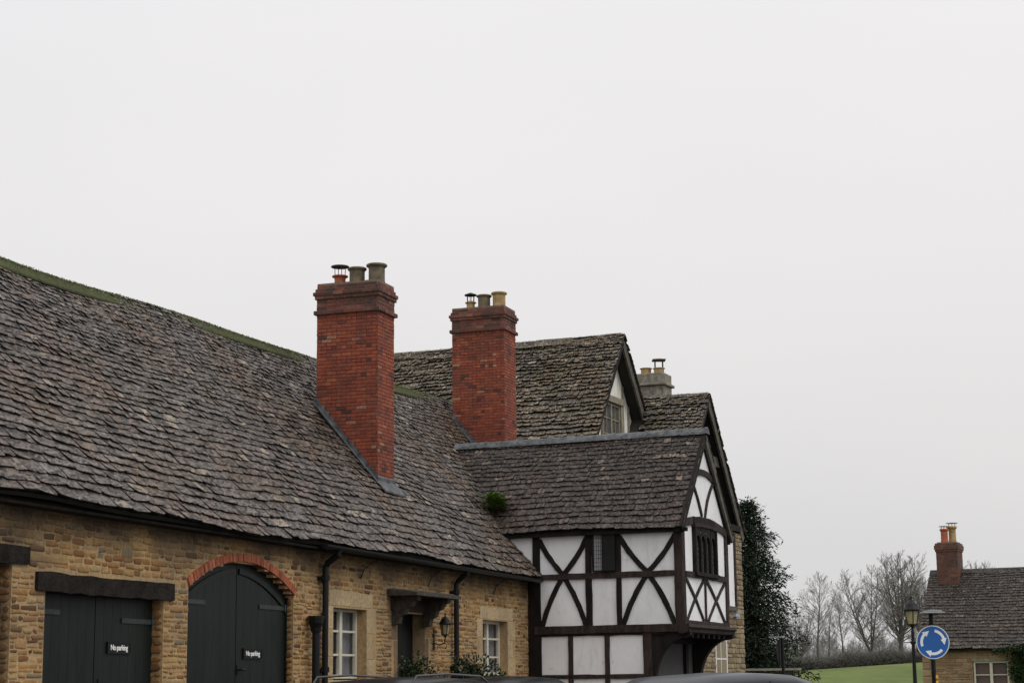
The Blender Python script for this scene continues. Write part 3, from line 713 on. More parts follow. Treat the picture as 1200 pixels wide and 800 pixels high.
pr = MB(); pr.fbox(fw_, GQ-.1, GQ, -1, 2.48, 2.5, 4.1); pr.fbox(fw_, GQ-.1, GQ, -1, 1.8, 0, 2.5, 1); pr.fbox(fw_, .02, GQ-.1, 1.78, 1.88, 0, 2.4, 1); pr.build('plaster_wall', [M_PLAST, M_PLASTG], wing)
T0, T1 = -.04, .028
def P_(pts, w, mat=M_TIMB, name='post', fn=sf, d=T1, **k): return B(name, fn, pts, w, T0, d, mat, wing, **k)
# posts on the long side
P_([(-.075, 3.4), (-.075, 4.12)], .13); P_([(-.125, 2.4), (-.125, 3.4)], .24, d=.027); P_([(-.125, 0), (-.125, 2.4)], .24, d=.03)
P_([(.87, 2.48), (.87, 4.12)], .11); P_([(1.405, 2.48), (1.405, 4.12)], .09)
P_([(2.455, 2.48), (2.455, 4.12)], .14, mat=M_TIMBG, d=.034)
for x in (.525, 1.175): P_([(x, 0), (x, 2.40)], .085, mat=M_TIMBG)
P_([(1.885, 0), (1.885, 2.40)], .15, mat=M_TIMBG, d=.03)
P_([(-1, 4.115), (2.5, 4.115)], .09, name='wall_plate', d=.036)
P_([(-.1, 3.345), (2.4, 3.345)], .095, name='rail', mat=M_TIMBG, d=.033); P_([(-.1, 1.68), (1.9, 1.68)], .07, name='rail', mat=M_TIMBG)
# bressummer in two pieces
P_([(-.12, 2.455), (2.62, 2.455)], .13, name='bressummer', d=.05, mat=M_TIMBG); P_([(-.12, 2.375), (2.2, 2.375)], .05, name='rail')
# diagonal board where the main roof abuts
P_([(-.72, 4.09), (-.02, 3.36)], .10, name='verge_board', d=.05)
# curved braces
def brace(a, b, bow, w=.085, fn=sf, mat=M_TIMB, d=T1-.004):
    mx, mz = (a[0]+b[0])/2+bow[0], (a[1]+b[1])/2+bow[1]; return P_(bez(a, (mx, mz), b), w, name='brace', fn=fn, d=d, mat=mat)
for (x0, x1) in ((0.0, .82), (1.45, 2.385)):
    c = (x0+x1)/2
    brace((x0-.02, 3.98), (c+.02, 3.36), (-.05, -.05), .085); brace((x1+.02, 3.98), (c-.02, 3.36), (.05, -.05), .085, d=T1-.006)
    brace((c, 3.36), (x0+.01, 2.50), (-.05, .06), .085); brace((c, 3.36), (x1-.01, 2.50), (.05, .06), .085, d=T1-.006)
# side window: leaded casement and a dark one folded open
casement(sf, .945, 1.355, 3.40, 4.06, 1, 1, M_TIMB, wing, dep=.056, fw=.03, th=.05, glassm=M_GLASSL)
ld = MB()
for i in range(1, 4): u = .985+(1.13-.985)*i/4; ld.fbox(lambda a,b,c: sf(a,b,c), u-.004, u+.004, 3.43, 4.03, .018, .023)
for i in range(1, 9): z = 3.43+.6*i/9; ld.fbox(lambda a,b,c: sf(a,b,c), .975, 1.13, z-.004, z+.004, .018, .024)
ld.build('window_leading', M_LEAD, wing)
sh = MB(); sh.fbox(lambda a,b,c: sf(a,b,c), 1.145, 1.36, 3.42, 4.04, .058, .066)
for z in (3.42, 3.72, 4.0): sh.fbox(lambda a,b,c: sf(a,b,c), 1.145, 1.36, z, z+.03, .066, .076)
for u in (1.155, 1.242, 1.33): sh.fbox(lambda a,b,c: sf(a,b,c), u, u+.02, 3.45, 4.0, .066, .074)
sh.build('window_shutter', M_DARK, wing)
# gable front timbers
G = lambda pts, w, name='post', mat=M_TIMBG, d=.03, **k: P_(pts, w, mat, name, gf, d, **k)
G([(.07, 2.52), (.07, 4.12)], .13); G([(GQ-.05, 2.52), (GQ-.05, 4.12)], .11)
G([(.12, 3.34), (GQ-.1, 3.34)], .09, 'rail', d=.045); G([(.0, 2.545), (GQ, 2.545)], .07, 'rail', d=.04)
G(bez((.0, 4.15), (1.3, 4.42), (GQ, 4.15), 10), .13, 'collar_beam', d=.036)
G(bez((.66, 5.03), (1.29, 5.22), (1.92, 5.03), 6), .10, 'collar_beam', d=.034)
G(bez((.62, 4.95), (.92, 4.75), (1.18, 4.36)), .06, 'brace'); G(bez((1.92, 5.0), (1.5, 4.75), (1.36, 4.36)), .06, 'brace')
G([(1.255, 2.58), (1.255, 3.30)], .05)
for x0, x1 in ((.14, 1.22), (1.30, GQ-.12)):
    G(bez((x0, 3.29), (x0+(x1-x0)*.42, 3.05), (x1-.08, 2.58)), .06, 'brace', d=.026); G(bez((x1, 3.29), (x0+(x1-x0)*.52, 3.0), (x0+.08, 2.58)), .06, 'brace', d=.022)
# pointed four-light window
wn = MB(); w0, w1, z0, z1 = .62, 1.88, 3.39, 4.16
gb = lambda a, b, c: gf(a, b, c)
wn.fbox(gb, w0, w0+.07, z0, z1, -.04, .07); wn.fbox(gb, w1-.07, w1, z0, z1, -.04, .07)
lw = (w1-w0-.14)/4
for i in range(1, 4): wn.fbox(gb, w0+.07+i*lw-.022, w0+.07+i*lw+.022, z0, z1-.1, -.04, .055)
for i in range(4):
    a, b = w0+.07+i*lw+.02*(i > 0), w0+.07+(i+1)*lw-.02*(i < 3); c = (a+b)/2; zt_, zs_ = z1-.14, z1-.32; n = 6
    for sgn, e in ((1, a), (-1, b)):
        pts = [(e, zs_)]+[(e+(c-e)*(1-cos(pi/2*k/n)), zs_+(zt_-zs_)*sin(pi/2*k/n)) for k in range(n+1)]
        for k in range(len(pts)-1):
            q = [pts[k], pts[k+1], (pts[k+1][0], z1), (pts[k][0], z1)]
            wn.mesh([gf(x, z, .05) for x, z in q]+[gf(x, z, -.03) for x, z in q], [(0,1,2,3), (0,1,5,4)])
wn.fbox(gb, w0-.02, w1+.02, z0-.06, z0, -.04, .09)
wn.fbox(gb, w0+.01, w1-.01, 4.10, 4.32, .001, .045)
wo = wn.build('window', M_TIMB, wing, recalc=False)
wp = MB(); wp.face([gf(w0, z0, .006), gf(w1, z0, .006), gf(w1, z1, .006), gf(w0, z1, .006)]); wp.build('pane', M_GLASSD, wo)
wd = MB()
for i in range(4):
    a = w0+.07+i*lw
    for j in range(1, 3): wd.fbox(gb, a+lw*j/3-.003, a+lw*j/3+.003, z0, z1, .007, .012)
for j in range(1, 9): wd.fbox(gb, w0, w1, z0+.09*j-.003, z0+.09*j+.003, .007, .0125)
wd.build('window_leading', M_BLACK, wo)
hd = MB(); beam(hd, gf, bez((w0-.02, 4.17), (1.25, 4.22), (w1+.02, 4.17), 10), .06, -.02, .075); hd.build('window_head', M_TIMBG, wo)
# jetty: joists, moulded fascia, brackets
jt = MB(); jt.fbox(fw_, -.045, GQ+.03, MG-.66, MG+.10, 2.40, 2.43)
for i in range(9): q = .1+i*.3; jt.fbox(fw_, q-.05, q+.05, 1.85, MG+.04, 2.30, 2.398)
jt.build('jetty_floor', M_TIMB, wing)
jf = MB(); prof = [(.03, 2.52), (.13, 2.50), (.15, 2.46), (.11, 2.43), (.10, 2.38), (.02, 2.36), (-.05, 2.36), (-.05, 2.52)]
n = len(prof); jf.mesh([WF.w(-.08, MG+a, z) for a, z in prof]+[WF.w(GQ+.06, MG+a, z) for a, z in prof], [tuple(range(n)), tuple(range(n, 2*n))]+[(i, (i+1) % n, n+(i+1) % n, n+i) for i in range(n)])
jf.build('jetty_fascia', M_TIMBG, wing)
def jbracket(q, w=.12):
    prof = [(1.90, 1.40), (2.0, 1.40)]+[(2.0+.55*(1-cos(t)), 1.55+.75*sin(t)) for t in [pi/2*i/10 for i in range(11)]]+[(2.62, 2.33), (2.62, 2.395), (1.90, 2.395)]
    n = len(prof); b = MB(); b.mesh([WF.w(q, m, z) for m, z in prof]+[WF.w(q+w, m, z) for m, z in prof], [tuple(range(n)), tuple(range(n, 2*n))]+[(i, (i+1) % n, n+(i+1) % n, n+i) for i in range(n)])
    b.build('jetty_bracket', M_TIMB, wing)
jbracket(0.0); jbracket(GQ-.14, .14)
gp = lambda u, z, d: WF.w(u, 1.90+d, z)
for q in (.06, 1.95, GQ-.1): B('post', gp, [(q, 0), (q, 2.38)], .14, -.05, .04, M_TIMB, wing)
B('rail', gp, [(0, 2.3), (GQ, 2.3)], .14, -.05, .045, M_TIMB, wing)
# roof of the wing
pitch = atan(1.20)
for side in (0, 1):
    pass
EQ = 1.33+1.42
def wing_surf(u, v):        # near slope: eave at q=-.14
    e = WF.w(-.12+.006*sin(u*3), u, 4.10+.010*sin(u*2.2)); r = WF.w(1.33, u, 5.84); t = v/2.24
    return e.lerp(r, t)+NW*(-.025*sin(pi*min(1, max(0, t)))+.012*sin(u*2.3+v*2))
def wing_surf2(u, v):
    e = WF.w(2.78, u, 4.10); r = WF.w(1.33, u, 5.84); return e.lerp(r, v/2.26)
NW = (-WF.d*sin(pitch)+V((0,0,cos(pitch)))).normalized(); NW2 = (WF.d*sin(pitch)+V((0,0,cos(pitch)))).normalized()
def keep_w(p):
    s, m, z = MF.l(p); return not (s < 24 and m < 0 and z < 3.35+(-m)*tan(R(50))-.10)
wr = MB(); tile_roof(wr, wing_surf, 2.2, -3.2, 2.58, NW, .15, .085, .19, .11, keep_w, th=.02, rough=1.0)
tile_roof(wr, wing_surf2, 2.2, -1.5, 2.58, NW2, .165, .10, .20, .12, keep_w, th=.018)
slab(wr, wing_surf(-.75, .03), wing_surf(2.55, .03), wing_surf(2.55, 2.24), wing_surf(-2.3, 2.24), NW, .05, 1, -.03)
slab(wr, wing_surf2(-.75, .03), wing_surf2(2.55, .03), wing_surf2(2.55, 2.26), wing_surf2(-2.3, 2.26), NW2, .05, 1, -.03)
wroof = wr.build('roof', [M_ROOFW, M_UNDER], wing, recalc=False)
lr = MB(); m = -2.2
while m < 2.58:
    e = min(m+.62, 2.60); k = U(-.004, .004)
    cs = [(-.11, -.115), (-.085, -.07), (-.04, -.015), (0, .005), (.04, -.015), (.085, -.07), (.11, -.115)]
    c = lambda mm, j: WF.w(1.33+cs[j][0], mm, 5.905+cs[j][1]+k)
    lr.mesh([c(m+.003, j) for j in range(7)]+[c(e-.003, j) for j in range(7)]+[c(e+.02, j)+V((0,0,.012)) for j in range(7)]+[c(e-.035, j)+V((0,0,.012)) for j in range(7)],
            [(j, j+1, 8+j, 7+j) for j in range(6)]+[(14+j, 15+j, 22+j, 21+j) for j in range(6)]+[(21,22,23,24,25,26,27),(14,15,16,17,18,19,20)], 0, U(.3,.7)); m = e
lr.build('lead_ridge', M_LEAD, wroof, recalc=False)
eb = MB(); eb.fbox(fw_, -.10, -.03, -.72, 2.64, 4.02, 4.085); eb.build('eaves_dark_strip', M_TIMB, wing)
# barge boards
for sg, q_e in ((1, -.14), (-1, 2.82)):
    b = MB(); fnb = lambda u, z, d: WF.w(u, 2.535+d, z)
    beam(b, fnb, [(1.33, 5.76), (q_e, 4.05)], .15, 0, .045, jit=.003)
    b.build('barge_board', M_TIMB if sg > 0 else M_OAK, wing)
# soffit of the far verge
b = MB(); slab(b, WF.w(2.80, 2.35, 4.02), WF.w(2.80, 2.54, 4.02), WF.w(1.33, 2.54, 5.78), WF.w(1.33, 2.35, 5.78), NW2, .03, 0, -.04); b.build('verge_soffit', M_TIMB, wing)

# ================================================================== BACK HOUSE
back = thing('gabled_house', 'tall back house with two lichened stone slate gables facing the street', 'house', WF.w(10, -4, 0))
A2q, A2m, A2z = 8.72, -1.47, 9.13
A3q, A3m, A3z = 10.38, -.33, 7.94
A3R = -.05
def gable_roof(Aq, Am, Az, mback, hl, pl_, hr_, pr_, name, mat, keepL=None, keepR=None):
    rb = MB()
    NL = (-WF.d*sin(pl_)+V((0,0,cos(pl_)))).normalized(); NR = (WF.d*sin(pr_)+V((0,0,cos(pr_)))).normalized()
    LL = hl/cos(pl_); LR = hr_/cos(pr_)
    def sL(u, v): return WF.w(Aq-hl, u, Az-hl*tan(pl_)).lerp(WF.w(Aq, u, Az), v/LL)+NL*(.02*sin(u*1.6+v)+.015*sin(v*2.3)-.04*sin(pi*min(1, v/LL)))
    def sR(u, v): return WF.w(Aq+hr_, u, Az-hr_*tan(pr_)).lerp(WF.w(Aq, u, Az), v/LR)+NR*(.01*sin(u*1.6+v))
    tile_roof(rb, sL, LL, mback, Am, NL, .16, .09, .22, .13, keepL, th=.034, rough=1.9)
    tile_roof(rb, sR, LR, max(mback, Am-3), Am, NR, .17, .10, .22, .14, keepR, th=.024, rough=1.35)
    slab(rb, sL(mback, 0), sL(Am-.05, 0), WF.w(Aq, Am-.05, Az), WF.w(Aq, mback, Az), NL, .06, 1, -.06)
    slab(rb, sR(mback, 0), sR(Am-.05, 0), WF.w(Aq, Am-.05, Az), WF.w(Aq, mback, Az), NR, .06, 1, -.06)
    o = rb.build('roof', [mat, M_UNDER], back, recalc=False)
    ms = MB(); moss_strip(ms, [WF.w(Aq, mback, Az+.05), WF.w(Aq, Am, Az+.05)], .08, .03, 11, 1.2); ms.build('ridge_moss', M_MOSS, o, recalc=False)
    rg = MB(); m = mback
    while m < Am-.1:
        L = U(.35, .5); e = min(m+L-.01, Am); k = U(-.012, .012); c = lambda mm, q, z: WF.w(Aq+q, mm, Az+z+k)
        rg.mesh([c(m,-.14,-.11), c(m,0,.06), c(m,.14,-.11), c(e,-.14,-.11), c(e,0,.06), c(e,.14,-.11)], [(0,1,4,3),(1,2,5,4),(0,1,2),(3,4,5)], 0, U(.1,.7)); m += L
    rg.build('ridge_stone', mat, o)
    return o
p2l, p2r = R(52), R(49)
ztop2 = lambda q: A2z-(A2q-q)*tan(p2l) if q < A2q else A2z-(q-A2q)*tan(p2r)
p3 = R(50)
ztop3 = lambda q: A3z-abs(q-A3q)*tan(p3)
gable_roof(A2q, A2m, A2z, -9.5, 2.9, p2l, 2.4, p2r, 'r2', M_ROOFB, None, lambda p: WF.l(p)[2] > ztop3(WF.l(p)[0])-.1)
gable_roof(A3q, A3m+.28, A3z, -6.0, 2.6, p3, 2.52, p3, 'r3', M_ROOFB, lambda p: WF.l(p)[2] > ztop2(WF.l(p)[0])-.1 or WF.l(p)[1] > A2m)
# gable walls
g2 = lambda u, z, d: WF.w(u, A2m-.34+d, z)
w2 = MB(); poly = [(A2q-2.6, 0), (A2q+2.2, 0), (A2q+2.2, 6.3), (A2q, A2z-.18), (A2q-2.6, 5.6)]
w2.mesh([g2(u, z, 0) for u, z in poly]+[g2(u, z, -6.5) for u, z in poly], [(0,1,2,3,4), (5,6,7,8,9)]+[(i, (i+1) % 5, 5+(i+1) % 5, 5+i) for i in range(5)])
w2.build('plaster_wall', M_PLASTD, back)
for i in range(13):
    u = A2q-2.2+i*.36; top = ztop2(u)-.25
    if top > 5.6 and not (A2q-.85 < u < A2q+.5): B('stud', g2, [(u, 5.5), (u, top)], .075, -.03, .03, M_OAKL, back)
B('rail', g2, [(A2q-2.4, 6.05), (A2q+2.1, 6.05)], .12, -.03, .04, M_OAK, back)
# little attic window in the gable
fo = MB(); fo.fbox(lambda a,b,c: g2(a,b,c), A2q-.80, A2q+.50, 7.62, 7.76, -.02, .12); fo.fbox(lambda a,b,c: g2(a,b,c), A2q+.36, A2q+.50, 6.2, 7.62, -.02, .09); fo.build('window_head', M_OAKL, back)
casement(g2, A2q-.75, A2q+.34, 6.2, 7.61, 2, 4, M_OAKL, back, dep=.06, fw=.05, bw=.025, glassm=M_GLASSD)
def barge(Aq, Am, Az, q_e, pp, w, mat, far):
    b = MB(); fnb = lambda u, z, d: WF.w(u, Am-.08+d, z)
    ze = Az-abs(q_e-Aq)*tan(pp); beam(b, fnb, [(Aq, Az-.16), (q_e, ze-.16)], w, 0, .045, jit=.006); b.build('barge_board', mat, back)
barge(A2q, A2m, A2z, A2q+2.3, p2r, .17, M_OAK, True); barge(A2q, A2m, A2z, A2q-2.8, p2l, .12, M_TIMB, False)
barge(A3q, A3m+.28, A3z, A3q+2.48, p3, .18, M_OAK, True); barge(A3q, A3m+.28, A3z, A3q-2.5, p3, .12, M_TIMB, False)
# third gable wall: stone below, timbered above, open truss under the verge
g3 = lambda u, z, d: WF.w(u, A3m+.20+d, z)
g3u = lambda u, z, d: WF.w(u, A3m-.12+d, z)
w3 = MB(); a3, b3 = A3q-1.9, A3q+2.38
poly = [(a3, 0), (b3, 0), (b3, 4.95), (A3q, 5.0), (a3, 5.0)]
w3.mesh([g3(u, z, 0) for u, z in poly]+[g3(u, z, -8) for u, z in poly], [(0,1,2,3,4), (5,6,7,8,9)]+[(i, (i+1) % 5, 5+(i+1) % 5, 5+i) for i in range(5)], 1)
win3 = (A3q+.05, A3q+.95)
rubble(w3, g3, a3, b3, 1.0, 4.95, [rect_op(A3q+.35, A3q+1.72, 3.15, 5.3), rect_op(win3[0], win3[1], 1.2, 2.9)], (.07, .14), (.12, .38), (.015, .03), 0)
w3o = w3.build('wall', [M_STONEB, M_MORTARB], back, recalc=False)
pp = MB(); pp.fbox(lambda a,b,c: g3(a,b,c), A3q+.35, A3q+1.70, 3.2, 4.93, .004, .03); pp.build('plaster_wall', M_PLAST, back)
for u in (A3q+.4, A3q+1.05, A3q+1.68): B('post', g3, [(u, 3.15), (u, 4.93)], .11, .0, .06, M_TIMBG, back)
B('rail', g3, [(A3q+.35, 3.2), (A3q+1.74, 3.2)], .10, .0, .065, M_OAK, back); B('collar_beam', g3, [(A3q-1.9, 5.06), (A3q+2.2, 5.06)], .14, -.1, .06, M_TIMB, back)
B('collar_beam', g3u, [(A3q-.9, 6.5), (A3q+1.05, 6.5)], .22, .0, .26, M_OAK, back)
gw = MB(); poly = [(A3q-2.1, 5.0), (A3q+2.2, 5.0), (A3q, 7.62)]; gw.mesh([g3u(u, z, .012) for u, z in poly]+[g3u(u, z, -.02) for u, z in poly], [(0,1,2),(3,4,5),(0,1,4,3),(1,2,5,4),(2,0,3,5)]); gw.build('gable_boarding', M_TIMB, back)
casement(g3, win3[0], win3[1], 1.25, 2.88, 2, 4, M_WHITE, back, dep=.015, fw=.06, bw=.03, leaves=1)
bx = MB(); bx.fbox(lambda a,b,c: g3(a,b,c), A3q+1.45, A3q+1.75, 3.02, 3.09, .03, .10); bo = bx.build('alarm_light', simple('pale_blue_plastic', (.25,.40,.60), .4, .1, 5, 0), back)
# stone chimney behind the third roof
sc_ = MB(); cf = lambda a, b, c: WF.w(a, b, c)
sc_.fbox(cf, 12.2, 12.85, -2.45, -1.75, 5.0, 8.55); sc_.fbox(cf, 12.14, 12.91, -2.51, -1.69, 8.55, 8.62); sc_.fbox(cf, 12.2, 12.85, -2.45, -1.75, 8.62, 8.86)
co = sc_.build('chimney', M_CHSTONE, back); md = co.modifiers.new('b', 'BEVEL'); md.width = .02; md.segments = 2
pot(WF.w(12.5, -2.28, 8.86), .13, .17, M_YELL, co, .95); pot(WF.w(12.5, -1.95, 8.86), .13, .15, M_YELL, co, .95)
cw = MB(); c = WF.w(12.5, -1.95, 9.0)
for k in range(4): a = pi/4+k*pi/2; cw.tube([c+V((.13*cos(a), .13*sin(a), 0)), c+V((.13*cos(a), .13*sin(a), .20))], .012, 5)
cw.mesh([c+V((x*.16, y*.16, z)) for z in (.19, .21) for x, y in ((-1,-1),(1,-1),(1,1),(-1,1))]+[c+V((0,0,.25))], [(0,1,2,3),(0,1,5,4),(1,2,6,5),(2,3,7,6),(3,0,4,7),(4,5,8),(5,6,8),(6,7,8),(7,4,8)])
cw.build('chimney_cowl', M_RUST, co)

# ================================================================== RIGHT COTTAGE
CF = Fr((0, 0), -70)     # d = (-sin70, cos70) ; use custom axes below
b_ = R(26); cx_, cy_ = 13.10, 60.0
cd = V((cos(b_), -sin(b_), 0)); cnr = V((-sin(b_), -cos(b_), 0))
def cw_(u, o, z): return V((cx_, cy_, 0))+cd*u+cnr*o+V((0,0,z))
cot = thing('stone_cottage', 'low stone cottage with dark slate roof and one brick end chimney', 'cottage', cw_(4, -2, 0))
cfn = lambda u, z, d: cw_(u, d, z)
win = (1.62, 2.72); 
cb = MB(); cops = [rect_op(1.58, 2.76, 1.2, 2.14)]
rubble(cb, cfn, 0, 7, .1, 2.5, cops+[rect_op(0, .3, 0, 3)], (.07, .13), (.12, .36), (.010, .022), 0, .18)
z = 1.0
while z < 2.5: h = U(.16, .26); one_stone(cb, cfn, 0, U(.22, .34), z, min(z+h, 2.5), .03, 0, U(.6, 1), cut=.1); z += h
cb.fbox(lambda a, b, c: cw_(a, c, b), 0, 1.6, 0, 2.55, -.3, 0, 1); cb.fbox(lambda a, b, c: cw_(a, c, b), 2.74, 7, 0, 2.55, -.3, 0, 1)
cb.fbox(lambda a, b, c: cw_(a, c, b), 1.6, 2.74, 2.12, 2.55, -.3, 0, 1); cb.fbox(lambda a, b, c: cw_(a, c, b), 1.6, 2.74, 0, 1.2, -.3, 0, 1)
cb.mesh([cw_(0, 0, 0), cw_(0, -4.4, 0), cw_(0, -4.4, 2.5), cw_(0, -2.2, 5.0), cw_(0, 0, 2.5)], [(0,1,2,3,4)], 1)
cb.mesh([cw_(7, 0, 0), cw_(7, -4.4, 0), cw_(7, -4.4, 2.5), cw_(7, -2.2, 5.0), cw_(7, 0, 2.5)], [(0,1,2,3,4)], 1); cb.face([cw_(0,-4.4,0), cw_(7,-4.4,0), cw_(7,-4.4,2.5), cw_(0,-4.4,2.5)], 1)
cb.build('wall', [M_STONEC, stone('cottage_mortar', [(0,(.33,.24,.15)),(1,(.33,.24,.15))])], cot, recalc=False)
dk = MB(); dk.fbox(lambda a, b, c: cw_(a, c, b), 1.5, 2.9, 1.1, 2.2, -.8, -.6); dk.build('room_back', M_DARK, cot)
sr = MB(); sr.fbox(lambda a, b, c: cw_(a, c, b), 1.60, 2.74, 2.10, 2.20, -.1, .015); sr.build('window_head', M_OAKL, cot)
casement(cfn, 1.62, 2.72, 1.25, 2.10, 1, 2, M_CREAM, cot, dep=-.05, fw=.055, bw=.03, backing=M_BLIND)
cp_ = atan(2.62/2.35)
NC = (cnr*sin(cp_)+V((0,0,cos(cp_)))).normalized()
LC = sqrt(2.62**2+2.45**2)
def csurf(u, v): return cw_(u, .22, 2.48).lerp(cw_(u, -2.23, 5.10), v/LC)+NC*(.02*sin(u*1.2+v))
cr = MB(); tile_roof(cr, csurf, LC, -.12, 7.2, NC, .17, .10, .24, .16, None, th=.022)
slab(cr, csurf(-.1, 0), csurf(7.2, 0), csurf(7.2, LC), csurf(-.1, LC), NC, .06, 1, -.03)
cr.face([cw_(-.1, -4.6, 2.5), cw_(7.2, -4.6, 2.5), cw_(7.2, -2.23, 5.06), cw_(-.1, -2.23, 5.06)], 1)
cro = cr.build('roof', [M_ROOFC, M_UNDER], cot, recalc=False)
rg = MB(); u = -.12
while u < 7.1:
    L = .45; c = lambda uu, o, z: cw_(uu, -2.23+o, 5.10+z); e = u+L-.01
    rg.mesh([c(u,-.14,-.10), c(u,0,.05), c(u,.14,-.10), c(e,-.14,-.10), c(e,0,.05), c(e,.14,-.10)], [(0,1,4,3),(1,2,5,4),(0,1,2),(3,4,5)], 0, U(.3,.7)); u += L
rg.build('ridge_stone', M_ROOFC, cro)
class CFr:
    def w(s, a, b, z): return cw_(a+.2, b, z)
cs = MB(); stack(cs, CFr(), .02, .72, -2.5, -1.75, 4.0, 5.72, bl=.2, ch=.07); stack(cs, CFr(), -.01, .75, -2.53, -1.72, 5.72, 5.79, bl=.2, ch=.07); stack(cs, CFr(), -.03, .77, -2.55, -1.70, 5.79, 5.93, bl=.2, ch=.07); stack(cs, CFr(), .0, .74, -2.52, -1.73, 5.93, 6.0, bl=.2, ch=.07)
cs.fbox(lambda a, b, c: cw_(a, b, c), .25, .89, -2.45, -1.8, 6.0, 6.04, 1)
cc = cs.build('chimney', [M_BRICKC, M_BMORT], cot, recalc=False)
pot(cw_(.47, -2.0, 6.03), .13, .46, M_TERR, cc, .9); pot(cw_(.67, -2.3, 6.03), .14, .56, M_YELL, cc, .85)
cowl(cw_(.47, -2.0, 6.47), .14, .10, cc, M_METAL, 6, .0); cowl(cw_(.67, -2.3, 6.57), .16, .12, cc, M_METAL, 6, .0)

# ================================================================== foliage helpers
def leaf(mb, c, d, up, L, W, r, mi=0):
    s = d.cross(up)
    if s.length < 1e-4: s = d.orthogonal()
    s.normalize(); m = c+d*L*.5+up*L*.06
    mb.mesh([c, m+s*W*.5, c+d*L, m-s*W*.5], [(0,1,2,3)], mi, r)
def rdir(z=0): 
    v = V((random.gauss(0,1), random.gauss(0,1), random.gauss(0,1)+z)); return v.normalized()
def bush(name, label, base, rx, rz, n, L, W, mat, cat='bush'):
    root = thing(name, label, cat, base)
    st = MB(); lf = MB(); base = V(base)
    for k in range(44):
        d = rdir(.9); d.z = abs(d.z)*.75+.2; L_ = rz*U(.8, 1.12); tip = base+V((d.x*rx, d.y*rx, d.z*L_))
        mid = base.lerp(tip, .5)+V((0,0,.08*L_)); st.tube([base, mid, tip], [.012,.009,.004], 4)
        for j in range(n//44):
            t = U(.5, 1.08); p = base.lerp(mid, t*2) if t < .5 else mid.lerp(tip, (t-.5)*2)
            dd_ = (d+rdir(.2)*1.2).normalized(); leaf(lf, p+rdir()*.05, dd_, rdir(1), L*U(.7,1.3), W, min(1,max(0,random.gauss(.5,.28))))
    for j in range(n):
        q = rdir()*rnd()**.4; lump = 1+.25*sin(q.x*7+q.z*5)
        p = base+V((q.x*rx*lump, q.y*rx*lump, rz*.74+q.z*rz*.27*lump)); leaf(lf, p, (q+rdir()*.8).normalized(), rdir(1), L*U(.7,1.3), W*1.2, min(1,max(0,random.gauss(.4+.2*q.z,.25))))
    st.build('stem', M_BARKD, root); lf.build('foliage', mat, root, recalc=False); return root
# ================================================================== small things on the main range
def text_mesh(s, size, bold=.012):
    cu = bpy.data.curves.new('lettering', 'FONT'); cu.body = s; cu.size = size; cu.align_x = 'CENTER'; cu.align_y = 'CENTER'; cu.extrude = .002; cu.offset = bold*size; cu.space_character = .92
    o = bpy.data.objects.new('tmp', cu); COL.objects.link(o); dg = bpy.context.evaluated_depsgraph_get(); dg.update()
    me = bpy.data.meshes.new_from_object(o.evaluated_get(dg)); bpy.data.objects.remove(o); return me
def np_sign(u0, u1, z0, z1, dep, label):
    c = wfn((u0+u1)/2, (z0+z1)/2, dep+.006); root = thing('parking_sign', label, 'sign', c)
    mb = MB(); mb.fbox(lambda a,b,c: wfn(a,b,c), u0, u1, z0, z1, dep+.002, dep+.014); mb.build('sign_plate', M_SIGNB, root)
    fb = MB(); e = .008
    for a, b, cc, d in ((u0, u1, z1-e, z1), (u0, u1, z0, z0+e), (u0, u0+e, z0+e, z1-e), (u1-e, u1, z0+e, z1-e)): fb.fbox(lambda x,y,w: wfn(x,y,w), a, b, cc, d, dep+.014, dep+.019)
    fb.build('sign_rim', M_BLACK, root)
    me = text_mesh('No parking', .078, .02); me.materials.append(M_LET)
    sx = (u1-u0)*.74/max(.01, max(v.co.x for v in me.vertices)-min(v.co.x for v in me.vertices))
    for v in me.vertices:
        q = wfn((u0+u1)/2+v.co.x*sx, (z0+z1)/2+v.co.y*1.0, dep+.016+v.co.z)-c; v.co = q
    o = bpy.data.objects.new('lettering', me); COL.objects.link(o); o.parent = root
np_sign(2.50, 2.95, 1.935, 2.055, dd, 'small black no parking plate on the square headed garage door beneath the timber lintel')
np_sign(5.45, 5.93, 1.905, 2.03, -.09, 'small black no parking plate on the arched green double door')
# wall lantern
lc = MF.w(11.30, -.05, 2.30)
lt = thing('wall_lantern', 'small black iron lantern on a bracket beside the cottage front door', 'lantern', MF.w(11.3, -.23, 2.2))
def lantern(c, s, root, gm, n=6):
    fr2 = MB(); gl = MB(); cp2 = MB(); c = V(c); r0, r1 = .048*s, .075*s; H = .15*s
    for k in range(n):
        a, b = 2*pi*k/n, 2*pi*(k+1)/n; q = [c+V((r0*cos(a), r0*sin(a), 0)), c+V((r0*cos(b), r0*sin(b), 0)), c+V((r1*cos(b), r1*sin(b), H)), c+V((r1*cos(a), r1*sin(a), H))]
        gl.face([c+(p-c)*1 for p in q]); fr2.tube([q[0], q[3]], .006*s, 4)
        fr2.tube([q[0], q[1]], .006*s, 4); fr2.tube([q[3], q[2]], .008*s, 4)
    cp2.lathe(c, [(.001, H+.17*s), (.008*s, H+.155*s), (.016*s, H+.145*s), (.008*s, H+.13*s), (.014*s, H+.115*s), (.035*s, H+.10*s), (.062*s, H+.07*s), (.075*s, H+.04*s), (.094*s, H+.010*s), (.094*s, H), (.001, H)], 16)
    fr2.lathe(c, [(.001, -.06*s), (.012*s, -.045*s), (.02*s, -.02*s), (.058*s, -.006*s), (.058*s, 0.002), (.001, .002)], 12)
    f = fr2.build('lantern_frame', M_BLACK, root); gl.build('lantern_glass', gm, f, recalc=False); cp2.build('lantern_cap', M_BLACK, root)
lantern(lc, 1.0, lt, M_LGLASS)
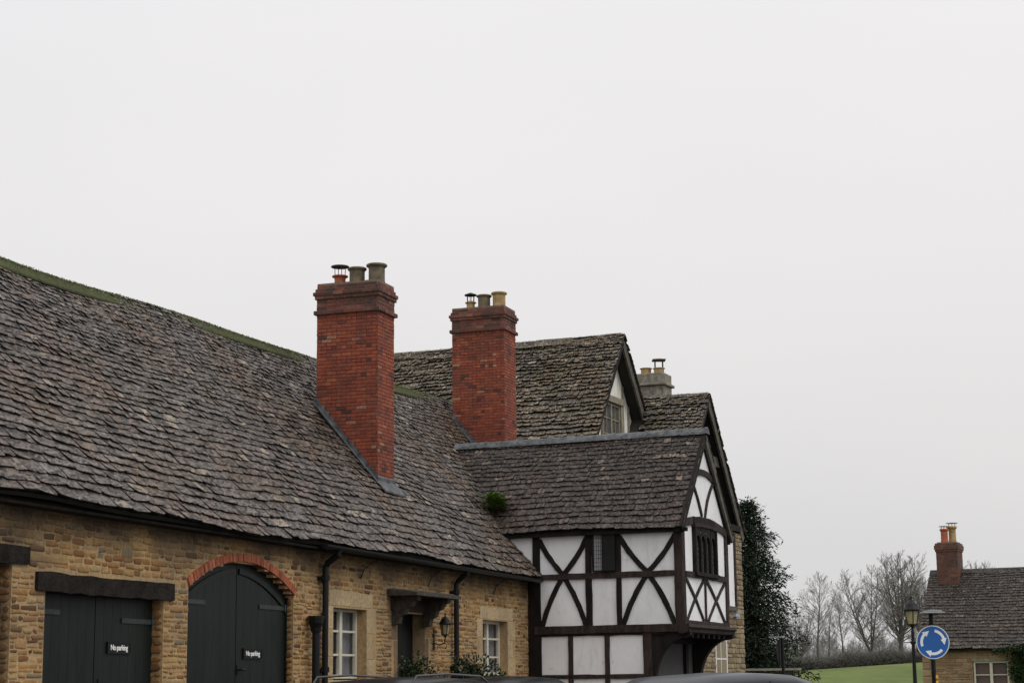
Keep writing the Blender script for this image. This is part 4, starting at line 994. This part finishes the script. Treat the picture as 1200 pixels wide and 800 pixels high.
ar = MB(); ar.fbox(fm, 11.27, 11.33, -.245, -.225, 2.08, 2.32); ar.tube([MF.w(11.3, -.23, 2.18), MF.w(11.3, -.14, 2.15), MF.w(11.3, -.06, 2.18), MF.w(11.3, -.05, 2.25)], .009, 6)
ar.tube([MF.w(11.3, -.06, 2.18), MF.w(11.3, -.02, 2.14), MF.w(11.3, -.05, 2.10)], .006, 5); ar.build('wall_bracket', M_BLACK, lt)
# plants by the door
bush('shrub', 'dark evergreen shrub right in front of the cottage front door', MF.w(9.3, .25, .1), .28, 1.80, 3600, .055, .026, M_LEAF)
bush('shrub', 'spreading evergreen shrub between the down pipe and the second cottage window', MF.w(11.6, .25, .1), .46, 1.80, 5600, .055, .028, M_LEAF)
# wire hoop plant support
hp = thing('plant_hoop', 'thin rusty wire hoop standing between window and front door', 'plant support', MF.w(8.9, .2, .1))
h = MB(); h.tube([MF.w(8.75, .2, .1), MF.w(8.75, .2, 1.45), MF.w(8.80, .2, 1.74), MF.w(8.95, .2, 1.86), MF.w(9.12, .2, 1.74), MF.w(9.2, .2, 1.4), MF.w(9.2, .2, .1)], .006, 5); h.build('wire', M_RUST, hp)
h = MB(); h.tube([MF.w(8.98, .1, .1), MF.w(8.98, .1, 1.45), MF.w(8.98, .15, 1.74), MF.w(8.98, .2, 1.85)], .005, 5); h.build('wire', M_RUST, hp)
# fern rooted in the valley
c = V(MF.w(15.95, -.98, 4.66))+NM*.04; fe = thing('roof_fern', 'bright green fern growing in the valley between the two slate roofs', 'fern', c)
fb = MB(); c0 = V(c)
for k in range(130):
    c = c0 if k < 84 else c0+MF.d*U(-.22,.2)-MF.n*U(-.12,.16)*1.2+V((0,0,U(-.14,.14)))
    az = U(0, 2*pi); el = U(-.3, 1.1); d = V((cos(az)*cos(el), sin(az)*cos(el), sin(el))); d = (d+MF.n*.5).normalized(); L = U(.13, .30) if k < 84 else U(.08, .18); p = c+rdir()*.12+NM*.03
    for j in range(9):
        t = j/9; q = p+d*L*t+V((0,0,-.16*t*t)); s = d.cross(V((0,0,1))).normalized()
        for sg in (-1, 1): leaf(fb, q, (s*sg+d*.4).normalized(), V((0,0,1)), .07*(1-t*.6), .032, min(1,max(0,random.gauss(.6,.25))))
fb.build('foliage', M_FERN, fe, recalc=False)

# ================================================================== cars
def car(name, label, base, az, mat, rails, H=1.68, Lc=4.5, W=1.82):
    root = thing(name, label, 'car', base); root.rotation_euler = (0, 0, 0)
    base = V(base); fx = V((sin(R(az)), cos(R(az)), 0)); sx = V((cos(R(az)), -sin(R(az)), 0))
    def P(x, y, z): return base+fx*x+sx*y+V((0,0,z))
    hL = Lc/2
    # stations: x, bottom z, belt z, belt half width
    lower = [(-hL, .45, .78, .70), (-hL+.08, .32, .95, .84), (-hL+.5, .26, 1.02, .90), (-.6, .24, 1.00, .91), (.7, .24, .98, .91), (hL-1.15, .25, .97, .90), (hL-.5, .27, .86, .88), (hL-.12, .32, .72, .80), (hL, .42, .62, .66)]
    b = MB(); rings = []
    for x, z0, z1, w in lower:
        w = w*W/1.82; rings.append([(-w*.93, z0), (-w, z0+.15), (-w*1.0, (z0+z1)/2), (-w*.975, z1-.04), (-w*.88, z1), (0, z1+.03), (w*.88, z1), (w*.975, z1-.04), (w*1.0, (z0+z1)/2), (w, z0+.15), (w*.93, z0)])
    m = 11; vs = [P(lower[i][0], y, z) for i, r in enumerate(rings) for y, z in r]
    fs = [(i*m+j, i*m+(j+1) % m, (i+1)*m+(j+1) % m, (i+1)*m+j) for i in range(len(rings)-1) for j in range(m)]+[tuple(range(m)), tuple(range((len(rings)-1)*m, len(rings)*m))]
    b.mesh(vs, fs); body = b.build('body', mat, root, smooth=True); md = body.modifiers.new('s', 'SUBSURF'); md.levels = md.render_levels = 1
    # glasshouse and roof
    gx = [(-hL+.18, .98, .80), (-hL+.42, H-.16, .66), (-hL+.85, H-.035, .63), (-.55, H, .64), (.1, H-.015, .64), (.52, H-.09, .63), (1.0, 1.24, .72), (1.32, .98, .80)]
    g_ = MB(); vs = []
    for x, z, w in gx:
        w *= W/1.82; bw = .84*W/1.82; vs += [P(x, -max(w, bw if z < 1.1 else w), .96), P(x, -w, z-.10 if z > 1.1 else .97), P(x, -w*.86, z-.02 if z > 1.1 else .98), P(x, 0, z), P(x, w*.86, z-.02 if z > 1.1 else .98), P(x, w, z-.10 if z > 1.1 else .97), P(x, max(w, bw if z < 1.1 else w), .96)]
    k = 7; g_.mesh(vs, [(i*k+j, i*k+j+1, (i+1)*k+j+1, (i+1)*k+j) for i in range(len(gx)-1) for j in range(k-1)])
    # widen the sides towards the belt line
    go = g_.build('windows', M_CGLASS, root, smooth=True, recalc=False)
    r_ = MB(); vs = []; rx = [(-hL+.36, H-.19, .66), (-hL+.45, H-.125, .665), (-hL+.85, H-.015, .65), (-.55, H+.018, .66), (.1, H+.002, .66), (.52, H-.07, .65), (.62, H-.115, .64)]
    for x, z, w in rx:
        w *= W/1.82; vs += [P(x, -w-.02, z-.13), P(x, -w*.97, z-.065), P(x, -w*.86, z-.012), P(x, -w*.4, z+.008), P(x, w*.4, z+.008), P(x, w*.86, z-.012), P(x, w*.97, z-.065), P(x, w+.02, z-.13)]
    k = 8; r_.mesh(vs, [(i*k+j, i*k+j+1, (i+1)*k+j+1, (i+1)*k+j) for i in range(len(rx)-1) for j in range(k-1)])
    ro = r_.build('roof', mat, root, smooth=True, recalc=False); md = ro.modifiers.new('s', 'SOLIDIFY'); md.thickness = .02
    for sgn in (-1, 1):
        for (xa, za, xb, zb, wd) in ((.56, H-.16, 1.34, .97, .03), (-.45, H-.08, -.45, .97, .035), (-hL+.40, H-.2, -hL+.2, .97, .05)):
            pm = MB(); w1 = .655*W/1.82; pm.tube([P(xa, sgn*w1, za), P(xb, sgn*.83*W/1.82, zb)], wd, 6); pm.build('window_pillar', mat, root)
        mr_ = MB(); mr_.lathe(P(1.0, sgn*(.98*W/1.82), 1.03), [(.001, -.06), (.07, -.05), (.095, 0), (.07, .06), (.001, .07)], 12); mr_.build('wing_mirror', mat, root, smooth=True)
        if rails:
            ra = MB(); ra.tube([P(-hL+.5, sgn*.60, H-.07), P(-hL+.62, sgn*.60, H+.028), P(-.8, sgn*.60, H+.05), P(.2, sgn*.60, H+.025), P(.42, sgn*.60, H-.04)], .013, 8); ra.build('roof_rail', M_RAIL, root)
        for x in (-hL+.85, hL-.88):
            wh = MB(); yy = sgn*(W/2-.02); prof = [(.20, -.11), (.31, -.11), (.335, -.08), (.335, .08), (.31, .11), (.20, .11)]
            def wheelv(prof, n=28): 
                out = []
                for rr, o in prof:
                    for q in range(n): a = 2*pi*q/n; out.append(P(x+rr*cos(a), yy-sgn*.11+o, .34+rr*sin(a)))
                return out, [(i*n+q, i*n+(q+1) % n, (i+1)*n+(q+1) % n, (i+1)*n+q) for i in range(len(prof)-1) for q in range(n)]
            wh.mesh(*wheelv(prof)); wo_ = wh.build('wheel', M_RUB, root, smooth=True)
            rm = MB(); rm.mesh(*wheelv([(.001, .09), (.05, .09), (.06, .05), (.19, .08), (.205, .1), (.205, -.1)])); rm.build('rim', M_CHROME, wo_, smooth=False)
    for sgn in (-1, 1):
        t = MB(); t.box8([P(x, sgn*y, z) for z in (.80, .96) for x, y in ((-hL+.02, .60), (-hL+.30, .90), (-hL+.34, .86), (-hL+.10, .58))]); t.build('tail_light', M_RED, root)
        t = MB(); t.box8([P(x, sgn*y, z) for z in (.60, .72) for x, y in ((hL-.02, .50), (hL-.28, .84), (hL-.34, .78), (hL-.10, .46))]); t.build('headlight', M_CHROME, root)
    return root
car('parked_car', 'black estate car with silver roof rails parked before the cottage front door', (-1.05, 21.9, 0), 21, M_CARB, True, H=1.65)
car('parked_car', 'second black car just beyond the railed one, below the far cottage window', (.02, 26.6, 0), 21, M_CARB, False, H=1.66)
car('parked_car', 'dark silver car parked in front of the jettied timber wing', (2.75, 22.3, 0), 42, M_CARS, False, H=1.66)

# ================================================================== street furniture
def roundabout(c, r):
    c = V(c); root = thing('roundabout_sign', 'round blue sign with three white circling arrows on a black pole', 'road sign', (c.x, c.y+.04, 0))
    fx = V((1, 0, 0)); 
    def disc(rr, y0, y1, name, mat, z0=0, par=root):
        d = MB(); n = 64; vs = [c+V((rr*cos(2*pi*k/n), y, rr*sin(2*pi*k/n))) for y in (y0, y1) for k in range(n)]
        d.mesh(vs, [tuple(range(n)), tuple(range(n, 2*n))]+[(k, (k+1) % n, n+(k+1) % n, n+k) for k in range(n)]); return d.build(name, mat, par)
    disc(r, 0, .012, 'sign_plate', M_GREYM); disc(r*.985, -.003, -.001, 'sign_border', M_LET); face = disc(r*.94, -.006, -.004, 'sign_face', M_BLUE)
    for k in range(3):
        a0, a1, ah = R(199-120*k), R(138-120*k), R(107-120*k); ri, ro, rm = r*.60, r*.76, r*.68; n = 12; m = MB()
        for i in range(n):
            p, q = a0+(a1-a0)*i/n, a0+(a1-a0)*(i+1)/n
            m.face([c+V((rr*cos(t), -.009, rr*sin(t))) for rr, t in ((ri, p), (ro, p), (ro, q), (ri, q))])
        m.face([c+V((rr*cos(t), -.009, rr*sin(t))) for rr, t in ((r*.50, a1+R(4)), (r*.66, a1-R(4)), (rm*.98, ah), (r*.67, a1-R(4.1)))] if False else [c+V((r*.49*cos(a1), -.009, r*.49*sin(a1))), c+V((r*.87*cos(a1), -.009, r*.87*sin(a1))), c+V((rm*1.03*cos(ah), -.009, rm*1.03*sin(ah)))])
        m.build('arrow', M_LET, root)
    p = MB(); p.tube([c+V((0, .05, -c.z)), c+V((0, .05, .50))], .04, 14); p.tube([c+V((0, .05, -c.z)), c+V((0, .05, -.9))], .052, 14); p.build('pole', M_BLACK, root)
    h = MB(); h.fbox(lambda a, b, z: c+V((a, b, z)), -.19, .19, -.28, .10, .50, .525); h.fbox(lambda a, b, z: c+V((a, b, z)), -.14, .14, -.25, .06, .525, .55)
    ho = h.build('sign_light', M_GREYM, root); md = ho.modifiers.new('b', 'BEVEL'); md.width = .012
    for k, z in enumerate((-.60, -.70)): y = MB(); y.fbox(lambda a, b, zz: c+V((a, b, zz)), .02, .06, -.01, .02, z-.03, z+.03); y.build('reflector', M_YREF, root)
# D = 33 -> centre
def at(px, py, D):            # photograph position to a point D metres down the street (used to place far scenery)
    F_, th, ro_ = 2150., atan(399/2150.), -.011
    f = V((0, cos(th), sin(th))); r = V((1,0,0)); u = r.cross(f); r2 = r*cos(ro_)+u*sin(ro_); u2 = -r*sin(ro_)+u*cos(ro_)
    d = f*F_+r2*(px-600)-u2*(py-400); return V((0,0,1.6))+d*(D/d.y)
roundabout((7.41, 33.0, 2.22), .297)
# Victorian lamp post
lp = at(1069, 731, 52); lroot = thing('street_lamp', 'black Victorian street lamp with a yellowish glass lantern', 'street lamp', (lp.x, lp.y, 0))
p = MB(); p.lathe((lp.x, lp.y, 0), [(.001, 0), (.16, 0), (.16, .3), (.12, .36), (.10, .8), (.075, .9), (.055, 1.6), (.048, lp.z-.55), (.075, lp.z-.54), (.08, lp.z-.48), (.05, lp.z-.45), (.045, lp.z-.2), (.03, lp.z-.12), (.04, lp.z)], 14); po = p.build('post', M_BLACK, lroot)
p = MB(); p.tube([V((lp.x-.26, lp.y, lp.z-.50)), V((lp.x+.26, lp.y, lp.z-.50))], .014, 6); p.build('ladder_bar', M_BLACK, lroot)
lantern((lp.x, lp.y, lp.z), 2.55, lroot, M_LGLASS, 4)
# edge-on sign left
sp = at(917, 760, 40); sroot = thing('edge_on_sign', 'black post with a round sign seen edge-on beneath a small flat lamp', 'road sign', (sp.x, sp.y, 0))
p = MB(); p.tube([V((sp.x, sp.y, 0)), V((sp.x, sp.y, sp.z+.24))], .035, 12); p.tube([V((sp.x, sp.y, 0)), V((sp.x, sp.y, 1.75))], .05, 12); p.build('pole', M_BLACK, sroot)
p = MB(); n = 32; a = R(62); fx = V((sin(a), cos(a), 0)); nx_ = V((cos(a), -sin(a), 0)); a2 = R(8); fx = V((sin(a2), cos(a2), 0)); nx_ = V((-cos(a2), sin(a2), 0)); cc_ = sp+nx_*.05
fx = V((.42, .907, 0)); nx_ = V((-.907, .42, 0)); cc_ = sp+nx_*.05+V((0,0,-.05)); vs = [cc_+fx*.28*cos(2*pi*k/n)+V((0,0,.28*sin(2*pi*k/n)-.02))+nx_*o for o in (0, .02) for k in range(n)]
p.mesh(vs, [tuple(range(n)), tuple(range(n, 2*n))]+[(k, (k+1) % n, n+(k+1) % n, n+k) for k in range(n)]); p.build('sign_plate', M_BLACK, sroot)
p = MB(); p.fbox(lambda x, y, z: sp+nx_*x+fx*y+V((0,0,z)), -.02, .27, -.09, .09, .24, .275); p.build('sign_light', M_GREYM, sroot)
# railing on a low wall
ra, rb_ = at(876, 783.5, 42), at(936, 785, 42); rroot = thing('railing', 'low grey railing with dark uprights beyond the silver car', 'railing', ((ra.x+rb_.x)/2, ra.y, 0))
p = MB(); top = MB(); N_ = 9
ra.z = rb_.z = 1.82
for i in range(N_): q = ra.lerp(rb_, i/(N_-1)); p = MB(); p.tube([V((q.x, q.y, .5)), V((q.x, q.y, 1.80))], .022, 6); p.build('upright', M_BLACK, rroot)
top.fbox(lambda x, y, z: V((x, ra.y+y, z)), ra.x-.06, rb_.x+.06, -.03, .03, 1.80, 1.85); top.build('handrail', M_OAKL, rroot)
p = MB(); p.fbox(lambda x, y, z: V((x, ra.y+y, z)), ra.x-.1, rb_.x+.1, -.15, .15, 0, .55); p.build('plinth_wall', M_STONEB, rroot)

# ================================================================== trees
def conifer(base, H, Rm, label):
    root = thing('conifer', label, 'tree', base); base = V(base)
    t = MB(); t.tube([base, base+V((.1,0,H*.5)), base+V((0,0,H*.97))], [.32, .2, .03], 8); t.build('trunk', M_BARKD, root)
    lf = MB(); n = 260
    for k in range(n):
        h = (k+.5)/n; z = H*(.06+.93*h); prof = (1-h)**.62*(.55+.45*min(1, h*5)); prof *= 1+.28*sin(h*37+2)*U(.3,1)
        r = Rm*prof*U(.72, 1.12); az = k*2.39996+U(-.4, .4); d = V((cos(az), sin(az), 0)); st = base+V((0,0,z))
        m = max(5, int(r/.09))
        for j in range(m):
            f = (j+1)/m; q = st+d*r*f+V((0,0,r*(.28*f-.42*f*f)))
            sp_ = .10+.30*sin(pi*min(1,f*.85))*(.4+r*.25)
            for w in range(11):
                p = q+V((random.gauss(0, sp_*.6), random.gauss(0, sp_*.6), random.gauss(0, sp_*.32)))
                dd_ = (d*1.0+rdir(-.35)*.9).normalized(); leaf(lf, p, dd_, rdir(1), U(.10, .24), U(.03, .07), min(1, max(0, random.gauss(.32+.35*f, .2))))
    lf.build('crown', M_CONIF, root, recalc=False); return root
cb_ = at(883, 790, 68); cb_.z = gz(cb_.x, 68)
conifer(cb_, 8.15, 2.15, 'dark evergreen conifer standing behind the end of the gabled house')

def bare_tree(H, seed, spread=.5, trunk_f=.22, depth=6, rad=.20, r_twig=.012):
    rs = random.Random(seed); tr = MB(); cr_ = MB()
    def limb(p, d, L, r, lev, up):
        n = 5 if lev < 2 else 3; pts = [p]; q = p; dd_ = d
        for i in range(n):
            dd_ = (dd_+V((rs.gauss(0,.07), rs.gauss(0,.07), rs.gauss(up,.04)))).normalized(); q = q+dd_*L/n; pts.append(q)
        rr = [max(r*(1-.85*i/n), r_twig*.6) for i in range(n+1)]
        cr_.tube(pts, rr, 5 if lev < 2 else 3, cap=False)
        if lev >= 3: return
        k = {1: int(4+L*2.4), 2: int(3+L*3.4)}.get(lev, 4)
        for j in range(k):
            t = .18+.8*(j+rs.random())/k; i = min(n-1, int(t*n)); s_ = pts[i].lerp(pts[i+1], t*n-i); ax = (pts[i+1]-pts[i]).normalized()
            o = Matrix.Rotation(rs.uniform(0, 2*pi), 3, ax) @ ax.orthogonal().normalized(); ang = rs.uniform(.45, .85)
            limb(s_, (ax*cos(ang)+o*sin(ang)+V((0,0,.15))).normalized(), L*rs.uniform(.32, .55)*(1.15-t*.5), max(r*.45*(1-t*.5), r_twig), lev+1, up*.8)
    leaders = depth-5; hf = H*trunk_f
    tr.tube([V((0,0,0)), V((.03,0,hf*.5)), V((0,.03,hf))], [rad*1.25, rad, rad*.9], 9, cap=False)
    for li in range(leaders):
        az = 2*pi*li/leaders+rs.uniform(-.4,.4); tilt = 0.05 if leaders == 1 else (rs.uniform(.12, .55) if li else .06)
        d = V((sin(tilt)*cos(az), sin(tilt)*sin(az), cos(tilt))); HL = (H-hf)*rs.uniform(.88, 1.0); n = 8; pts = [V((0,.0,hf*.92))]; q = pts[0]
        for i in range(n): d = (d+V((rs.gauss(0,.035), rs.gauss(0,.035), .06+.10*tilt))).normalized(); q = q+d*HL/n; pts.append(q)
        tr.tube(pts, [max(rad*(.85 if leaders == 1 else .6)*(1-.93*(i/n)), r_twig) for i in range(n+1)], 7, cap=False)
        nb = 30 if leaders == 1 else 19
        for j in range(nb):
            t = .02+.96*(j+rs.random()*.6)/nb; i = min(n-1, int(t*n)); p = pts[i].lerp(pts[i+1], t*n-i); az2 = j*2.4+rs.uniform(-.5,.5)
            el = rs.uniform(.45, .85)+.25*t; dd_ = V((cos(az2)*cos(el), sin(az2)*cos(el), sin(el)))
            env = sin(pi*min(1, (.18+t*.80)))**.7*(1-.35*t)
            limb(p, dd_, H*spread*env*rs.uniform(.75, 1.1), rad*.34*(1-.65*t), 1, .05)
    zt = max(v.z for v in cr_.v); k = H/zt
    for m in (tr, cr_): m.v = [v*k for v in m.v]
    return tr, cr_
protos = {}
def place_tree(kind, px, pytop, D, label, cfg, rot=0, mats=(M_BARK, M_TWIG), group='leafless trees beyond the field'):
    x = at(px, 780, D).x; z0 = gz(x, D)-.1; top = at(px, pytop, D).z; H = top-z0
    root = thing('bare_tree', label, 'tree', (x, D, z0), group)
    if kind not in protos:
        tr, c = bare_tree(10.0, *cfg[:1], **cfg[1]); protos[kind] = (tr, c, {})
    tr, c, cache = protos[kind]
    for nm, mb, mt in (('trunk', tr, mats[0]), ('crown', c, mats[1])):
        key = (nm, mt.name)
        if key not in cache:
            me = bpy.data.meshes.new(nm); me.from_pydata(mb.v, [], mb.f); me.materials.append(mt); me.update(); cache[key] = me
        o = bpy.data.objects.new(nm, cache[key]); COL.objects.link(o); o.parent = root; o.scale = (H/10,)*3; o.rotation_euler = (0, 0, rot)
broad = (3, dict(spread=.34, trunk_f=.15, depth=10, rad=.21)); slim = (8, dict(spread=.34, trunk_f=.26, depth=6, rad=.13)); dense = (21, dict(spread=.34, trunk_f=.12, depth=9, rad=.16))
place_tree('slim', 959, 668, 175, 'slender bare tree standing alone at the left end of the field edge', slim)
place_tree('broad', 1057, 643, 185, 'tallest broad bare tree, left of the street lamp', broad, 1.0)
place_tree('dense', 1022, 660, 178, 'wide forked bare tree just left of the tallest one', dense, .5)
place_tree('slim', 989, 690, 182, 'small thin bare tree right of the lone slender one', slim, 2.2)
place_tree('broad', 1084, 672, 190, 'bare tree half hidden behind the cottage gable', broad, 3.1)
place_tree('broad', 1150, 655, 210, 'bare tree whose crown just clears the cottage ridge', broad, 4.4)
place_tree('broad', 1232, 662, 205, 'bare tree well to the right behind the cottage roof', broad, 2.0)
place_tree('dense', 1290, 675, 190, 'rightmost bare tree beyond the cottage', dense, 1.4)
place_tree('dense', 936, 705, 168, 'low bushy bare tree next to the dark conifer', dense, 4.0)
place_tree('slim', 972, 715, 170, 'very short bare tree right of the lone slender tree', slim, 5.0)
# thicket, hedge, far house
th_ = MB()
for k in range(11000):
    px = U(895, 1100); top = 750+8*sin(px*.09)+6*sin(px*.23+1); D = U(196, 230); f = rnd()**1.2; py = 782-(782-top)*f*U(.7, 1.05)
    p = at(px, py, D); d = rdir(1.2); th_.tube([p, p+d*U(.4, 1.1)], [.02, .012], 3, 0, min(1,max(0,random.gauss(.5,.25))), cap=False)
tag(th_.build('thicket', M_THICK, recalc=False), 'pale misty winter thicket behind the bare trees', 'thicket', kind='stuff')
hg = MB()
for k in range(52000):
    px = U(868, 1330); D = U(152, 155); f = rnd(); x = at(px, 780, D).x; z0 = gz(x, D)
    hgt = .95+.12*sin(x*.7)+.1*sin(x*1.9); p = V((x, D, z0+hgt*f*U(.85, 1.1)+.0)); d = rdir(.8); L = U(.12, .3); s = d.orthogonal().normalized()
    hg.mesh([p, p+d*L+s*.03, p+d*L-s*.03], [(0,1,2)], 0, min(1,max(0,random.gauss(.35+.3*f,.25))))
hg.box8([V((x, y, gz(x, y)+z)) for z in (-.1, .75) for x, y in ((at(868,780,153).x, 152.8), (at(1330,780,153).x, 152.8), (at(1330,780,154).x, 154.2), (at(868,780,154).x, 154.2))], 0, .1)
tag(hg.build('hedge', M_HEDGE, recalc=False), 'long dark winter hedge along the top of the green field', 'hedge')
fh = at(976, 772, 240); fr0 = thing('brick_house', 'tiny far brick house glimpsed between the bare trees', 'house', (fh.x, fh.y, 2))
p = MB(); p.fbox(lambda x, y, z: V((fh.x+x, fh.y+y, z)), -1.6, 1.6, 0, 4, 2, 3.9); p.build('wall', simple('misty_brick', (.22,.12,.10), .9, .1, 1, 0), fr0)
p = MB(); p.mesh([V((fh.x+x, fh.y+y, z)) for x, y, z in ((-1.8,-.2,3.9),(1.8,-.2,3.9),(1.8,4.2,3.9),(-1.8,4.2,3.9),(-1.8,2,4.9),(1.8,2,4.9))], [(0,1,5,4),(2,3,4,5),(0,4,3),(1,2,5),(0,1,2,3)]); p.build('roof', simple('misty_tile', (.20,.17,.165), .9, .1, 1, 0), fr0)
p = MB()
for x in (-.9, .5): p.fbox(lambda a, y, z: V((fh.x+a, fh.y+y, z)), x, x+.5, -.03, 0.01, 2.9, 3.5)
p.build('window', M_WHITE, fr0)
# ivy on the cottage
iv = thing('ivy', 'ivy climbing the cottage wall right of its window', 'ivy', cw_(3.2, .03, 0)); lf = MB(); st = MB()
for k in range(9): u = 2.95+k*.09; st.tube([cw_(u, .04, 0), cw_(u+U(-.1,.1), .05, 1.3), cw_(u+U(-.1,.1), .06, 2.45)], .012, 4)
for k in range(5200):
    z = U(.9, 2.62); wdt = .22+.10*sin(z*4)+.30*max(0, z-2.1); u = 3.22+random.gauss(0, wdt*.6)+.1*sin(z*3)
    leaf(lf, cw_(u, U(.03, .14)+max(0, z-2.4)*.5, z), (rdir(-.8)+cnr*.5).normalized(), rdir(), .075, .07, min(1,max(0,random.gauss(.5,.28))))
for k in range(700):
    u = U(2.3, 3.9); leaf(lf, cw_(u, .28+U(-.04,.06), 2.5+random.gauss(0,.05)-.12*abs(u-3.2)), (rdir(-.2)+cnr*.5).normalized(), rdir(), .07, .05, rnd())
lf.build('foliage', M_IVY, iv, recalc=False); st.build('stem', M_BARKD, iv)

# ================================================================== sky, sun, camera
w = bpy.data.worlds.new('World'); SC.world = w; w.use_nodes = True; nt = w.node_tree
bg = nt.nodes['Background']; sky = nt.nodes.new('ShaderNodeTexSky'); sky.sky_type = 'NISHITA'; sky.sun_disc = False
SUN_EL, SUN_AZ = R(46), R(125)          # azimuth from +Y clockwise: behind the camera, to the right
sky.sun_elevation = SUN_EL; sky.sun_rotation = SUN_AZ
hs = nt.nodes.new('ShaderNodeHueSaturation'); hs.inputs['Saturation'].default_value = .05; nt.links.new(sky.outputs[0], hs.inputs['Color'])
tc = nt.nodes.new('ShaderNodeTexCoord'); sx = nt.nodes.new('ShaderNodeSeparateXYZ'); nt.links.new(tc.outputs['Generated'], sx.inputs[0])
cl = ramp(nt, sx.outputs[2], [(0, (6.55,6.45,6.47)), (.06, (6.95,6.84,6.87)), (.20, (7.95,7.83,7.88)), (.36, (8.95,8.80,8.88)), (.62, (13,12.8,12.9)), (1, (16,15.8,16))])
cn = nd(nt, 'ShaderNodeTexNoise', Scale=1.1, Detail=6); mp = nt.nodes.new('ShaderNodeMapping'); mp.inputs['Scale'].default_value = (1,1,2.5); nt.links.new(tc.outputs['Generated'], mp.inputs[0]); nt.links.new(mp.outputs[0], cn.inputs['Vector'])
cl2 = mix(nt, 1.0, cl, ramp(nt, cn.outputs[0], [(.34, (.915,.925,.94)), (.66, (1.02,1.015,1.008))]), 'MULTIPLY')
mx = mix(nt, .9, hs.outputs[0], cl2); nt.links.new(mx, bg.inputs['Color']); bg.inputs['Strength'].default_value = .105
sn = bpy.data.lights.new('sun', 'SUN'); sn.energy = .8; sn.angle = R(34); sn.color = (1, .97, .93); so = bpy.data.objects.new('sun', sn); COL.objects.link(so)
dv = V((sin(SUN_AZ)*cos(SUN_EL), cos(SUN_AZ)*cos(SUN_EL), sin(SUN_EL))); so.rotation_euler = dv.to_track_quat('Z', 'Y').to_euler()

cam = bpy.data.cameras.new('camera'); co_ = bpy.data.objects.new('camera', cam); COL.objects.link(co_); SC.camera = co_
cam.sensor_width = 36; cam.lens = 2150/1200*36; cam.clip_start = .1; cam.clip_end = 3000
th = atan(399/2150.); ro_ = -.011
f = V((0, cos(th), sin(th))); r = V((1,0,0)); u = r.cross(f); r2 = r*cos(ro_)+u*sin(ro_); u2 = -r*sin(ro_)+u*cos(ro_)
mt = Matrix((( r2.x, u2.x, -f.x, 0), (r2.y, u2.y, -f.y, 0), (r2.z, u2.z, -f.z, 1.6), (0,0,0,1)))
co_.matrix_world = mt
SC.view_settings.view_transform = 'Standard'; SC.view_settings.look = 'None'; SC.view_settings.exposure = 0; SC.view_settings.gamma = 1
SC.cycles.transparent_max_bounces = 12
